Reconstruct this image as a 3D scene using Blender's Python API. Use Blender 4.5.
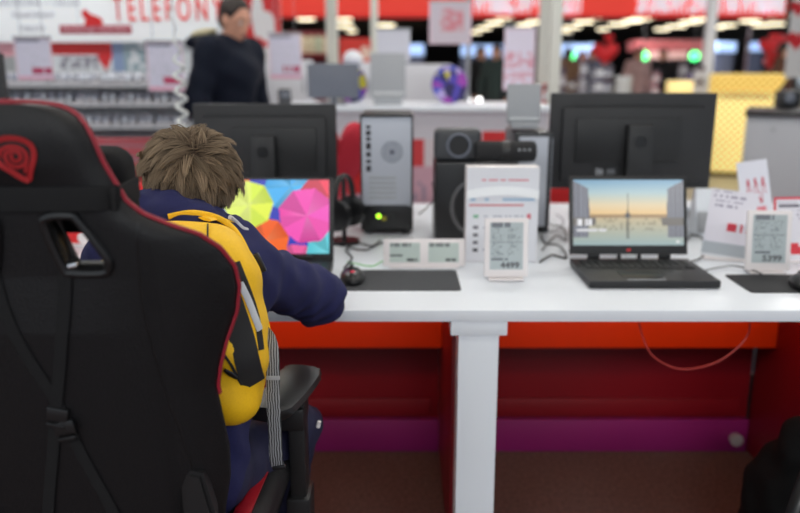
import bpy, bmesh, random
import numpy as np
from math import radians as R, sin, cos, pi, sqrt, atan2, hypot
from mathutils import Vector, Matrix, Euler

SC = bpy.context.scene
for o in list(bpy.data.objects):
    bpy.data.objects.remove(o)
COL = SC.collection
rnd = random.Random(7)

# ------------------------------------------------------------------ camera
CAMZ = 1.32; PITCH = R(13.8); FPX = 778.0
cam_d = bpy.data.cameras.new('camera'); cam = bpy.data.objects.new('camera', cam_d); COL.objects.link(cam)
cam.location = (0, 0, CAMZ); cam.rotation_euler = (pi/2 - PITCH, 0, 0)
cam_d.sensor_width = 36; cam_d.lens = FPX*36/800; cam_d.clip_start = .02; cam_d.clip_end = 200
cam_d.dof.use_dof = True; cam_d.dof.focus_distance = 1.42; cam_d.dof.aperture_fstop = 2.0
cam_d.dof.aperture_blades = 0
SC.camera = cam
# ------------------------------------------------------------------ world
w = bpy.data.worlds.new('world'); SC.world = w; w.use_nodes = True
bg = w.node_tree.nodes['Background']; bg.inputs[0].default_value = (.80, .90, 1, 1); bg.inputs[1].default_value = .75
SC.view_settings.view_transform = 'Standard'; SC.view_settings.look = 'None'
SC.view_settings.exposure = 0.0; SC.view_settings.gamma = 1; SC.view_settings.use_curve_mapping = False
# ceiling area lights of the shop and an added fill row: (x, y, z, size x, size y, watts)
LP = 1.0
LAMPS = [(-2.6, 1.2, 3.6, 1.5, .5, 7), (0.4, 1.2, 3.6, 1.5, .5, 7), (3.2, 1.4, 3.6, 1.5, .5, 7),
         (-2.4, 4.1, 3.6, 1.5, .5, 26), (0.6, 4.1, 3.6, 1.5, .5, 20), (3.4, 4.1, 3.6, 1.5, .5, 26),
         (-2.4, 7.6, 3.6, 1.5, .5, 60), (1.2, 7.6, 3.6, 1.5, .5, 60), (4.4, 7.6, 3.6, 1.5, .5, 60),
         (-2.8, -3.6, 3.6, 2.0, .9, 95), (0.2, -3.6, 3.6, 2.0, .9, 95), (3.2, -3.6, 3.6, 2.0, .9, 95)]  # unseen row added behind the camera to brighten upright faces

# ------------------------------------------------------------------ helpers
def ray(px, py):
    v = (256.5-py)/FPX
    return Vector(((px-400)/FPX, cos(PITCH)+v*sin(PITCH), -sin(PITCH)+v*cos(PITCH)))
def at(px, py, Y):
    r = ray(px, py); t = Y/r.y
    return Vector((r.x*t, Y, CAMZ+r.z*t))
def onz(px, py, z):
    r = ray(px, py); t = (z-CAMZ)/r.z
    return Vector((r.x*t, r.y*t, z))
def lin(c):
    return tuple((x/12.92 if x <= .04045 else ((x+.055)/1.055)**2.4) for x in c)
def rgb(r, g, b):
    return lin((r/255, g/255, b/255))

MATS = {}
def mat(name, col=(.5, .5, .5), rough=.5, metal=0, emit=0, ecol=None, bump=0, bscale=200, vary=0, coat=0, spec=.5, kind='noise'):
    if name in MATS: return MATS[name]
    m = bpy.data.materials.new(name); m.use_nodes = True
    nt = m.node_tree; b = nt.nodes['Principled BSDF']
    b.inputs['Base Color'].default_value = (*col, 1); b.inputs['Roughness'].default_value = rough
    b.inputs['Metallic'].default_value = metal; b.inputs['Coat Weight'].default_value = coat
    b.inputs['Specular IOR Level'].default_value = spec
    if emit:
        b.inputs['Emission Color'].default_value = (*(ecol or col), 1); b.inputs['Emission Strength'].default_value = emit
    tc = nt.nodes.new('ShaderNodeTexCoord')
    if bump:
        n = nt.nodes.new('ShaderNodeTexNoise' if kind == 'noise' else 'ShaderNodeTexVoronoi')
        n.inputs['Scale'].default_value = bscale
        nt.links.new(tc.outputs['Object'], n.inputs['Vector'])
        bp = nt.nodes.new('ShaderNodeBump'); bp.inputs['Strength'].default_value = bump; bp.inputs['Distance'].default_value = .002
        nt.links.new(n.outputs[0], bp.inputs['Height']); nt.links.new(bp.outputs[0], b.inputs['Normal'])
    if vary:
        n = nt.nodes.new('ShaderNodeTexNoise'); n.inputs['Scale'].default_value = bscale*.3 if bscale else 5
        n.inputs['Detail'].default_value = 4
        nt.links.new(tc.outputs['Object'], n.inputs['Vector'])
        cr = nt.nodes.new('ShaderNodeValToRGB')
        cr.color_ramp.elements[0].position = .3; cr.color_ramp.elements[1].position = .7
        cr.color_ramp.elements[0].color = (*[c*(1-vary) for c in col], 1)
        cr.color_ramp.elements[1].color = (*[min(1, c*(1+vary)) for c in col], 1)
        nt.links.new(n.outputs[0], cr.inputs[0]); nt.links.new(cr.outputs[0], b.inputs['Base Color'])
    MATS[name] = m
    return m
def attr_mat(name, emit=0, rough=.45, base=True):
    if name in MATS: return MATS[name]
    m = bpy.data.materials.new(name); m.use_nodes = True; nt = m.node_tree; b = nt.nodes['Principled BSDF']
    a = nt.nodes.new('ShaderNodeAttribute'); a.attribute_name = 'Col'
    b.inputs['Roughness'].default_value = rough
    if base: nt.links.new(a.outputs['Color'], b.inputs['Base Color'])
    else: b.inputs['Base Color'].default_value = (.01, .01, .01, 1)
    if emit:
        nt.links.new(a.outputs['Color'], b.inputs['Emission Color']); b.inputs['Emission Strength'].default_value = emit
    MATS[name] = m
    return m

white = mat('white laminate', rgb(226, 231, 238), .35, vary=.015, bscale=8)
white_wall = mat('white panel', rgb(225, 226, 232), .6)
pplast = mat('white plastic', rgb(228, 222, 222), .35)
black = mat('black plastic', (.008, .008, .009), .42, bump=.15, bscale=900)
blackm = mat('dark monitor shell', (.0145, .0145, .0165), .5, bump=.1, bscale=900)
blacks = mat('satin black', (.008, .008, .009), .3)
leather = mat('black faux leather', (.0068, .0068, .0080), .44, spec=.32, bump=.35, bscale=420, kind='voronoi')
webbing = mat('black webbing', (.010, .010, .011), .8, spec=.25, bump=.5, bscale=1500)
redpipe = mat('red piping cord', rgb(142, 20, 40), .5, bump=.2, bscale=1500)
redleather = mat('red faux leather', rgb(150, 15, 30), .4, bump=.2, bscale=500)
logored = mat('red embroidery', rgb(160, 12, 20), .6, bump=.5, bscale=1600)
navy = mat('navy fleece', rgb(25, 28, 78), .9, bump=.6, bscale=700, vary=.12)
navyt = mat('navy track trousers', rgb(24, 25, 58), .75, bump=.3, bscale=500, vary=.1)
mancoat = mat('dark navy coat cloth', rgb(15, 21, 36), .8, spec=.2, bump=.3, bscale=300, vary=.1)
yellow = mat('yellow nylon', rgb(253, 196, 14), .6, bump=.35, bscale=900, vary=.06)
greyweb = mat('grey reflective webbing', rgb(150, 152, 155), .5, bump=.5, bscale=1200)
skin = mat('skin', rgb(205, 150, 125), .5, vary=.05, bscale=60)
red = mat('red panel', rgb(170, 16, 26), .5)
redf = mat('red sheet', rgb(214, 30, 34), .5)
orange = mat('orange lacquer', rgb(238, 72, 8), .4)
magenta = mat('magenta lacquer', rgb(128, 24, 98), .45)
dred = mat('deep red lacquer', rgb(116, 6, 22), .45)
grey = mat('light grey plastic', rgb(160, 163, 168), .45)
mgrey = mat('mid grey plastic', rgb(105, 110, 122), .45)
steel = mat('galvanised steel', rgb(178, 182, 192), .45, metal=.25, bump=.1, bscale=40)
chrome = mat('chrome', (.75, .75, .77), .2, metal=1)
lampm = mat('lamp diffuser', (1, 1, 1), .5, emit=6, ecol=(1, .93, .78))
carpet = mat('brown carpet', rgb(92, 72, 68), .95, bump=.8, bscale=260, vary=.35)
printm = attr_mat('printed card')
screenm = attr_mat('lit screen', emit=.9, rough=.25, base=False)
backlit = attr_mat('backlit print', emit=.35, rough=.5)

def thing(name, label, cat, loc=(0, 0, 0), rz=0, group=None):
    o = bpy.data.objects.new(name, None); COL.objects.link(o); o.empty_display_size = .05
    o.location = loc; o.rotation_euler = (0, 0, rz)
    return tag(o, label, cat, group)
def tag(o, label, cat, group=None):
    o['label'] = label; o['category'] = cat
    if group: o['group'] = group
    return o
def struct(o):
    o['kind'] = 'structure'; return o
def copy_tree(o, parent=None):
    c = o.copy(); COL.objects.link(c); c.parent = parent
    for ch in list(o.children): copy_tree(ch, c)
    return c
def wmat(o):
    m = Matrix.Translation(o.location) @ o.rotation_euler.to_matrix().to_4x4() @ Matrix.Diagonal((*o.scale, 1))
    return wmat(o.parent) @ m if o.parent else m
def finish(name, me, material, parent=None, world=False, smooth=True, loc=None, rot=None):
    me.name = name
    if material is not None:
        for m in (material if isinstance(material, (list, tuple)) else [material]): me.materials.append(m)
    o = bpy.data.objects.new(name, me); COL.objects.link(o)
    if smooth:
        me.polygons.foreach_set('use_smooth', [True]*len(me.polygons))
        try: me.set_sharp_from_angle(angle=R(38))
        except Exception: pass
    if parent is not None:
        o.parent = parent
        if world: me.transform(wmat(parent).inverted())
    if loc is not None:
        o.location = loc
        if world and parent is None: me.transform(Matrix.Translation(-Vector(loc)))
    if rot is not None: o.rotation_euler = rot
    return o

class MB:
    def __init__(s): s.bm = bmesh.new()
    def _bev(s, geom, b, seg=2):
        es = list({e for v in geom for e in v.link_edges})
        if b > 0: bmesh.ops.bevel(s.bm, geom=es, offset=b, segments=seg, affect='EDGES', profile=.6)
    def box(s, c, d, b=0, rot=None, taper=None, seg=2):
        r = bmesh.ops.create_cube(s.bm, size=1)['verts']
        for v in r:
            v.co = Vector((v.co.x*d[0], v.co.y*d[1], v.co.z*d[2]))
            if taper and v.co.z > 0: v.co.x *= taper; v.co.y *= taper
            if rot is not None: v.co = (Euler(rot).to_matrix() @ v.co)
            v.co += Vector(c)
        s._bev(r, b, seg); return s
    def cyl(s, p0, p1, r0, r1=None, seg=20, bev=0):
        p0, p1 = Vector(p0), Vector(p1); r1 = r0 if r1 is None else r1
        d = p1-p0; q = d.to_track_quat('Z', 'Y').to_matrix().to_4x4()
        r = bmesh.ops.create_cone(s.bm, cap_ends=True, segments=seg, radius1=r0, radius2=r1, depth=d.length,
                                  matrix=Matrix.Translation((p0+p1)/2) @ q)['verts']
        if bev:
            es = [e for e in {e for v in r for e in v.link_edges} if len(e.link_faces) == 2 and any(len(f.verts) > 4 for f in e.link_faces)]
            bmesh.ops.bevel(s.bm, geom=es, offset=bev, segments=2, affect='EDGES')
        return s
    def tube(s, pts, r, seg=8, closed=False, flat=None, up=(0, 0, 1), caps=True, fixed=False):
        pts = [Vector(p) for p in pts]; n = len(pts); rings = []
        prev = None
        for i, p in enumerate(pts):
            a = pts[(i-1) % n] if (closed or i) else pts[0]
            b_ = pts[(i+1) % n] if (closed or i < n-1) else pts[-1]
            t = (b_-a).normalized()
            if prev is None or fixed:
                u = Vector(up); u = (u-t*u.dot(t))
                if u.length < 1e-3: u = Vector((1, 0, 0)); u = u-t*u.dot(t)
            else: u = prev-t*prev.dot(t)
            u.normalize(); prev = u; v = t.cross(u)
            rr = r[i] if isinstance(r, (list, tuple)) else r
            ru, rv = (rr, rr) if flat is None else (flat, rr)
            rings.append([s.bm.verts.new(p+u*ru*cos(2*pi*k/seg)+v*rv*sin(2*pi*k/seg)) for k in range(seg)])
        for i in range(n if closed else n-1):
            A, B = rings[i], rings[(i+1) % n]
            for k in range(seg): s.bm.faces.new((A[k], A[(k+1) % seg], B[(k+1) % seg], B[k]))
        if not closed and caps:
            s.bm.faces.new(rings[0][::-1]); s.bm.faces.new(rings[-1])
        return s
    def prism(s, poly, f0, f1, bev=0):
        """poly: 2D points; f0/f1 map a 2D point to 3D (front and back)"""
        a = [s.bm.verts.new(f0(*p)) for p in poly]; b = [s.bm.verts.new(f1(*p)) for p in poly]
        n = len(poly); fs = [s.bm.faces.new(a), s.bm.faces.new(b[::-1])]
        for i in range(n): s.bm.faces.new((a[i], b[i], b[(i+1) % n], a[(i+1) % n]))
        if bev:
            es = list({e for f in fs for e in f.edges}); bmesh.ops.bevel(s.bm, geom=es, offset=bev, segments=2, affect='EDGES')
        return s
    def pxz(s, poly, y0, y1, bev=0):
        return s.prism(poly, lambda x, z: Vector((x, y0, z)), lambda x, z: Vector((x, y1, z)), bev)
    def lathe(s, prof, c, seg=28, axis='Z'):
        rings = []
        for (r, h) in prof:
            ring = []
            for k in range(seg):
                a = 2*pi*k/seg; p = (r*cos(a), r*sin(a), h)
                if axis == 'Y': p = (r*cos(a), h, r*sin(a))
                if axis == 'X': p = (h, r*cos(a), r*sin(a))
                ring.append(s.bm.verts.new(Vector(c)+Vector(p)))
            rings.append(ring)
        for A, B in zip(rings, rings[1:]):
            for k in range(seg): s.bm.faces.new((A[k], A[(k+1) % seg], B[(k+1) % seg], B[k]))
        s.bm.faces.new(rings[0][::-1]); s.bm.faces.new(rings[-1]); return s
    def sph(s, c, r, seg=20):
        r = (r, r, r) if not isinstance(r, (list, tuple)) else r
        vs = bmesh.ops.create_uvsphere(s.bm, u_segments=seg, v_segments=seg//2+2, radius=1)['verts']
        for v in vs: v.co = Vector((v.co.x*r[0], v.co.y*r[1], v.co.z*r[2]))+Vector(c)
        return s
    def build(s, name, material, parent=None, world=False, smooth=True, loc=None, rot=None):
        bmesh.ops.recalc_face_normals(s.bm, faces=s.bm.faces[:])
        me = bpy.data.meshes.new(name); s.bm.to_mesh(me); s.bm.free()
        return finish(name, me, material, parent, world, smooth, loc, rot)

def rounded(w, h, r, n=5, cx=0, cy=0):
    pts = []
    for (sx, sy, a0) in ((1, 1, 0), (-1, 1, 90), (-1, -1, 180), (1, -1, 270)):
        for k in range(n+1):
            a = R(a0+90*k/n); pts.append((cx+sx*(w/2-r)+r*cos(a), cy+sy*(h/2-r)+r*sin(a)))
    return pts
def smooth_pts(pts, n=6, closed=False):
    P = [Vector(p) for p in pts]; out = []; N = len(P)
    for i in range(N if closed else N-1):
        p0 = P[(i-1) % N] if (closed or i) else P[0]; p1 = P[i]; p2 = P[(i+1) % N]
        p3 = P[(i+2) % N] if (closed or i+2 < N) else P[-1]
        for k in range(n):
            t = k/n
            out.append(.5*((2*p1)+(p2-p0)*t+(2*p0-5*p1+4*p2-p3)*t*t+(3*p1-p0-3*p2+p3)*t**3))
    if not closed: out.append(P[-1])
    return out
def text(s, size, name, material, parent=None, loc=(0, 0, 0), rot=(pi/2, 0, 0), ext=.002, sx=1, bold=0, align='LEFT', space=1):
    c = bpy.data.curves.new(name, 'FONT'); c.body = s; c.size = size; c.extrude = ext; c.offset = bold; c.align_x = align
    c.resolution_u = 3; c.space_character = space
    t = bpy.data.objects.new(name, c); COL.objects.link(t)
    bpy.context.view_layer.update()
    me = bpy.data.meshes.new_from_object(t.evaluated_get(bpy.context.evaluated_depsgraph_get()))
    bpy.data.objects.remove(t); bpy.data.curves.remove(c)
    me.transform(Matrix.Diagonal((sx, 1, 1, 1))); me.transform(Euler(rot).to_matrix().to_4x4())
    me.materials.clear()
    return finish(name, me, material, parent, smooth=False, loc=loc)

def print_mesh(w, h, t, fn, nx, ny, edge=(.8, .8, .8), y=0, z0=0):
    """a thin board facing -Y with printed front; origin at bottom centre"""
    xs = np.linspace(-w/2, w/2, nx+1); zs = np.linspace(z0, z0+h, ny+1)
    V = [(x, y, z) for z in zs for x in xs]
    F = [(j*(nx+1)+i, j*(nx+1)+i+1, (j+1)*(nx+1)+i+1, (j+1)*(nx+1)+i) for j in range(ny) for i in range(nx)]
    C = [lin(fn((i+.5)/nx, (j+.5)/ny)) for j in range(ny) for i in range(nx)]
    b = len(V); V += [(-w/2, y, z0), (w/2, y, z0), (w/2, y, z0+h), (-w/2, y, z0+h), (-w/2, y+t, z0), (w/2, y+t, z0), (w/2, y+t, z0+h), (-w/2, y+t, z0+h)]
    for f in ((0, 4, 5, 1), (1, 5, 6, 2), (2, 6, 7, 3), (3, 7, 4, 0), (4, 7, 6, 5)):
        F.append(tuple(b+k for k in f)); C.append(edge)
    me = bpy.data.meshes.new('print'); me.from_pydata(V, [], F)
    ca = me.color_attributes.new('Col', 'FLOAT_COLOR', 'CORNER')
    arr = []
    for f, c in zip(F, C): arr += list((*c, 1))*len(f)
    ca.data.foreach_set('color', arr)
    return me
def board(name, w, h, t, fn, nx, ny, parent=None, m=None, loc=(0, 0, 0), rot=(0, 0, 0), edge=(.8, .8, .8)):
    return finish(name, print_mesh(w, h, t, fn, nx, ny, edge), m or printm, parent, smooth=False, loc=loc, rot=rot)
def hsh(*a):
    return (sin(sum(x*y for x, y in zip(a, (12.9898, 78.233, 37.719))))*43758.5453) % 1
def textlines(u, v, rows, cols, seed=0, fill=.62, x0=.08, x1=.92):
    """True where a line of small print lies"""
    j = v*rows
    if (j % 1) < .35 or (j % 1) > .85 or u < x0: return False
    end = x0+(x1-x0)*(.45+.55*hsh(int(j), seed))
    return u < end and hsh(int(u*cols), int(j), seed) < fill

# ---- signed distance modelling: round cones and ellipsoids, meshed by surface nets
def sdf_mesh(prims, h, k=.03, disp=None, pad=.03, sub=None):
    lo = np.full(3, 1e9); hi = -lo
    for p in prims:
        if p[0] == 'c': P = np.array([p[1], p[2]]); r = max(p[3], p[4])
        else: P = np.array([p[1]]); r = max(p[2])
        lo = np.minimum(lo, P.min(0)-r); hi = np.maximum(hi, P.max(0)+r)
    lo -= pad; hi += pad
    n = np.ceil((hi-lo)/h).astype(int)+1
    X, Y, Z = np.meshgrid(*[np.arange(n[i], dtype=np.float32)*h+lo[i] for i in range(3)], indexing='ij')
    def ev(p):
        if p[0] == 'c':
            a = np.array(p[1]); b = np.array(p[2]); ba = b-a; L = max(float(ba@ba), 1e-9)
            t = np.clip(((X-a[0])*ba[0]+(Y-a[1])*ba[1]+(Z-a[2])*ba[2])/L, 0, 1)
            dd = np.sqrt((X-a[0]-t*ba[0])**2+(Y-a[1]-t*ba[1])**2+(Z-a[2]-t*ba[2])**2)
            return dd-(p[3]+t*(p[4]-p[3]))
        c, r = p[1], p[2]
        x, y, z = X-c[0], Y-c[1], Z-c[2]
        if len(p) > 3 and p[3] is not None:
            M = np.array(Euler(p[3]).to_matrix().transposed())
            x, y, z = (M[0][0]*x+M[0][1]*y+M[0][2]*z, M[1][0]*x+M[1][1]*y+M[1][2]*z, M[2][0]*x+M[2][1]*y+M[2][2]*z)
        if p[0] == 'e':
            q = np.sqrt((x/r[0])**2+(y/r[1])**2+(z/r[2])**2)
            q2 = np.sqrt((x/r[0]**2)**2+(y/r[1]**2)**2+(z/r[2]**2)**2)+1e-6
            return q*(q-1)/q2
        rd = p[4]                                              # rounded box
        qx, qy, qz = np.abs(x)-r[0]+rd, np.abs(y)-r[1]+rd, np.abs(z)-r[2]+rd
        return np.sqrt(np.maximum(qx, 0)**2+np.maximum(qy, 0)**2+np.maximum(qz, 0)**2)+np.minimum(np.maximum(qx, np.maximum(qy, qz)), 0)-rd
    D = None
    for p in prims:
        d = ev(p)
        if D is None: D = d; continue
        hh = np.clip(.5+.5*(D-d)/k, 0, 1)
        D = D*(1-hh)+d*hh-k*hh*(1-hh)
    for p in (sub or []):
        d = -ev(p); hh = np.clip(.5-.5*(D-d)/.01, 0, 1); D = D*(1-hh)+d*hh+.01*hh*(1-hh)
    if disp is not None: D = D+disp(X, Y, Z)
    S = D < 0
    nx, ny, nz = D.shape
    acc = np.zeros((nx-1, ny-1, nz-1, 3), np.float32); cnt = np.zeros((nx-1, ny-1, nz-1), np.float32)
    sl = lambda o: tuple(slice(o[i], D.shape[i]-1+o[i]) for i in range(3))
    for ax in range(3):
        o2 = [i for i in range(3) if i != ax]
        for a in (0, 1):
            for b in (0, 1):
                p = [0, 0, 0]; p[o2[0]] = a; p[o2[1]] = b; q = list(p); q[ax] = 1
                d0, d1 = D[sl(p)], D[sl(q)]; cr = (S[sl(p)] != S[sl(q)])
                t = np.where(cr, d0/np.where(cr, d0-d1, 1), 0)
                cnt += cr
                for i in range(3): acc[..., i] += cr*(p[i] if i != ax else 0) + (t*cr if i == ax else 0)
    act = cnt > 0
    idx = -np.ones(act.shape, np.int64); idx[act] = np.arange(act.sum())
    gi = np.argwhere(act); V = (gi+acc[act]/cnt[act][:, None])*h+lo
    F = []
    for ax in range(3):
        o2 = [(ax+1) % 3, (ax+2) % 3]
        s0 = [slice(1, -1)]*3; s1 = [slice(1, -1)]*3
        s0[ax] = slice(0, D.shape[ax]-1); s1[ax] = slice(1, D.shape[ax])
        A, B = S[tuple(s0)], S[tuple(s1)]
        for flip, msk in ((0, A & ~B), (1, ~A & B)):
            g = np.argwhere(msk)
            for i in range(3):
                if i != ax: g[:, i] += 1
            def cell(a, b):
                c = g.copy(); c[:, o2[0]] -= a; c[:, o2[1]] -= b
                return idx[c[:, 0], c[:, 1], c[:, 2]]
            q = np.stack([cell(1, 1), cell(0, 1), cell(0, 0), cell(1, 0)], 1)
            F.append(q[:, ::-1] if flip else q)
    F = np.concatenate(F); F = F[(F >= 0).all(1)]
    me = bpy.data.meshes.new('sdf'); me.from_pydata(V.tolist(), [], F.tolist()); me.validate()
    return me
def soft(me, its=2):
    bm = bmesh.new(); bm.from_mesh(me)
    for _ in range(its): bmesh.ops.smooth_vert(bm, verts=bm.verts, factor=.5, use_axis_x=True, use_axis_y=True, use_axis_z=True)
    bm.to_mesh(me); bm.free(); return me
def hand_prims(wrist, d, up, s=1.0, curl=.5, side=1):
    """palm, five unequal bent fingers and a thumb leaving the side of the palm"""
    d = Vector(d).normalized(); up = Vector(up); up = (up-d*up.dot(d)).normalized(); lat = d.cross(up)*side
    wv = Vector(wrist); out = []
    for k, (off, L) in enumerate(((-.030, .072), (-.010, .080), (.010, .075), (.028, .060))):
        base = wv+d*.075*s+lat*off*s
        out.append(('c', tuple(wv+lat*off*.5*s), tuple(base), .013*s, .011*s))
        a = curl*.5; p = base
        for seg, f in enumerate((.45, .32, .23)):
            dirv = (d*cos(a)-up*sin(a)); q = p+dirv*L*f*s
            out.append(('c', tuple(p), tuple(q), (.0085-.001*seg)*s, (.0078-.001*seg)*s)); p = q; a += curl
    t0 = wv+d*.02*s-lat*.022*s; t1 = t0+(d*.6-lat*.7-up*.2).normalized()*.035*s; t2 = t1+(d*.95-lat*.2-up*.3).normalized()*.028*s
    out += [('c', tuple(t0), tuple(t1), .011*s, .009*s), ('c', tuple(t1), tuple(t2), .009*s, .0075*s)]
    return out
def head_prims(c, s=1.0, yaw=0, tilt=0):
    """head facing -Y before yaw; c is the centre of the skull"""
    M = Matrix.Rotation(yaw, 3, 'Z') @ Matrix.Rotation(tilt, 3, 'X')
    f = lambda x, y, z: tuple(Vector(c)+M @ Vector((x, y, z))*s)
    r = M.to_euler()
    return [('e', f(0, .01, .02), (.076*s, .094*s, .092*s), r), ('e', f(0, -.018, -.045), (.058*s, .068*s, .075*s), r),
            ('e', f(0, -.055, -.095), (.026*s, .024*s, .020*s), r), ('c', f(0, -.083, -.012), f(0, -.102, -.042), .008*s, .013*s),
            ('c', f(-.032, -.074, .012), f(.032, -.074, .012), .012*s, .012*s),
            ('c', f(-.018, -.080, -.070), f(.018, -.080, -.070), .0085*s, .0085*s),
            ('e', f(.077, .012, -.022), (.010*s, .018*s, .030*s), r), ('e', f(-.077, .012, -.022), (.010*s, .018*s, .030*s), r)], f

# ================================================================== SETTING
o = MB().box((0, 29, -.02), (60, 64, .04)).build('floor', carpet, smooth=False); struct(o)
hallf = mat('pale shop tiles', rgb(150, 140, 118), .35, vary=.08, bscale=4)
o = MB().box((0, 33.6, .004), (60, 55, .008)).build('floor_hall', hallf, smooth=False); struct(o)
dark = mat('dark hall ceiling', rgb(38, 34, 32), .9)
ceilm = mat('shop ceiling', rgb(200, 200, 200), .9)
o = MB().box((0, 5.0, 3.7), (16, 20, .06)).build('ceiling', ceilm, smooth=False); struct(o)
o = MB().box((0, 38.5, 3.02), (60, 43, .06)).build('ceiling_hall', dark, smooth=False); struct(o)
o = MB().box((0, 60.1, 1.6), (60, .2, 3.4)).build('wall_back', mat('dark hall wall', rgb(44, 38, 40), .9), smooth=False); struct(o)
o = MB().box((0, 16.95, 3.35), (60, .1, .74)).build('wall_bulkhead', mat('bulkhead', rgb(60, 50, 50), .9), smooth=False); struct(o)

def ceiling_lamp(x, y, z, sx, sy, W, label, grp):
    t = thing('ceiling_light', label, 'ceiling light', (x, y, z), 0, grp)
    MB().box((0, 0, .035), (sx+.06, sy+.06, .05), .008).build('housing', white_wall, t)
    MB().box((0, 0, .004), (sx, sy, .012), .003).build('diffuser', lampm, t)
    L = bpy.data.lights.new('lamp_light', 'AREA'); L.shape = 'RECTANGLE'; L.size = sx; L.size_y = sy; L.energy = W*LP; L.color = (.97, .985, 1)
    l = bpy.data.objects.new('lamp_light', L); COL.objects.link(l); l.parent = t; l.location = (0, 0, -.02)
    return t
for (x, y, z, sx, sy, W) in LAMPS:
    ceiling_lamp(x, y, z, sx, sy, W, 'long white ceiling light panel lighting the shop', 'ceiling light panels of the shop')
for (x, y) in ((-7, 20), (-1, 20), (5, 20), (11, 20), (-4, 24), (8, 24)):  # unseen panels added to brighten the otherwise unlit far hall
    ceiling_lamp(x, y, 2.93, 1.5, .5, 380, 'added white light panel brightening the far hall, hidden above the red fascia', 'added light panels of the far hall')
# lamps of the far hall: rows of glowing ellipses (pixel x, pixel y)
farl = mat('warm hall lamp', (1, .9, .7), .5, emit=3.0, ecol=(1, .88, .62))
i = 0
for (px, py, L) in ((306, 20, 1.2), (345, 20, 1.0), (345, 27, 1.4), (352, 32, .9), (386, 26, 1.4), (390, 30, 1.2),
                    (504, 19, 1.2), (494, 24, 1.3), (484, 29, 1.3), (476, 33, 1.0), (536, 23, 1.5), (524, 26, 1.2), (548, 19, 1.0),
                    (597, 18, 1.3), (584, 23, 1.4), (572, 28, 1.5), (566, 32, 1.1), (603, 30, 1.0), (618, 25, 1.5), (632, 22, 1.3),
                    (648, 18, 1.3), (640, 20, 1.3), (662, 30, 1.3), (676, 27, 1.6), (690, 23, 1.5), (702, 20, 1.5), (712, 18, .9), (716, 28, 1.4),
                    (728, 26, 1.2), (750, 22, 1.4), (760, 26, 1.6), (776, 25, 1.2), (775, 18, 1.3)):
    p = onz(px, py, 2.925)
    if i == 0: far0 = MB().lathe([(.5, 0), (.55, .03), (.5, .06)], (0, 0, 0), 16).build('hall_lamp', farl)
    o = far0 if i == 0 else far0.copy()
    if i: COL.objects.link(o)
    o.location = p; o.scale = (L*.50, .7, 1); i += 1
    tag(o, 'warm glowing oval ceiling lamp of the far hall, blurred under the red fascia', 'ceiling lamp', 'glowing ceiling lamps of the far hall')

# ================================================================== DESK
desk = thing('display_desk', 'long white display desk with red panelled underside holding the laptops', 'desk', (0, 2.5, 0))
XL, XR = -2.3, 2.6
MB().box(((XL+XR)/2, 2.525, .7355), (XR-XL, 1.49, .029), .002).build('worktop', white, desk, True)
for x in (-1.42, .191, 1.80):
    MB().box((x, 1.83, .352), (.098, .09, .704), .002).box((x, 1.832, .703), (.137, .1, .036), .002).build('leg', white, desk, True)
for x in (-1.46, .145, 1.75):
    MB().box((x-.0, 2.19, .36), (.02, .60, .70), .001).build('divider', dred, desk, True)
for (a, b) in ((XL, -1.47), (-1.45, .135), (.155, 1.215), (1.235, XR)):
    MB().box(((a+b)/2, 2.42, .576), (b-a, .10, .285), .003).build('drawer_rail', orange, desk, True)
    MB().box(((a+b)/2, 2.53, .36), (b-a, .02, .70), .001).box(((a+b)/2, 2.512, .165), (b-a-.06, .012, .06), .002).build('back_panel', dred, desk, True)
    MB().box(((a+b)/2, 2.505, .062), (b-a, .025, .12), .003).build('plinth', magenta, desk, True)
MB().box((1.225, 2.19, .36), (.02, .60, .70), .001).build('divider', dred, desk, True)
for x in (.20, 1.17): MB().cyl((x, 2.47, .055), (x, 2.492, .055), .022, .02).build('cable_grommet', grey, desk, True)
MB().box((-1.0, 3.2, .36), (2.4, .02, .70), .001).build('rear_panel', white, desk, True)
MB().box((1.4, 3.2, .36), (2.2, .02, .70), .001).build('rear_panel', white, desk, True)
# LED strip tucked under the worktop
led = thing('light_strip', 'orange LED light strip stuck under the white worktop behind its front edge', 'light', (0, 2.1, .707))
MB().box((0, 0, .006), (2.6, .012, .012), .002).build('channel', black, led)
MB().box((0, 0, -.001), (2.55, .008, .004)).build('diodes', mat('orange diode', (1, .3, .02), .5, emit=6, ecol=(1, .3, .02)), led)
L = bpy.data.lights.new('strip_glow', 'AREA'); L.shape = 'RECTANGLE'; L.size = 2.5; L.size_y = .02; L.energy = 1.7; L.color = (1, .32, .06)
l = bpy.data.objects.new('strip_glow', L); COL.objects.link(l); l.parent = led; l.location = (0, 0.01, -.004); l.rotation_euler = (R(42), 0, 0)
c = mat('red cable', rgb(190, 60, 55), .5)
pts = smooth_pts([at(638, 318, 2.0), at(643, 338, 1.99), at(654, 357, 1.98), at(680, 369, 1.97), at(712, 364, 1.98), at(735, 350, 1.99), at(748, 334, 2.0), at(750, 318, 2.0)], 6)
for p in pts: p.z = min(p.z, .722)
tag(MB().tube(pts, .0022, 6).build('hanging_cable', c, loc=pts[0], world=True), 'thin red cable sagging in a loop under the white worktop', 'cable')

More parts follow.
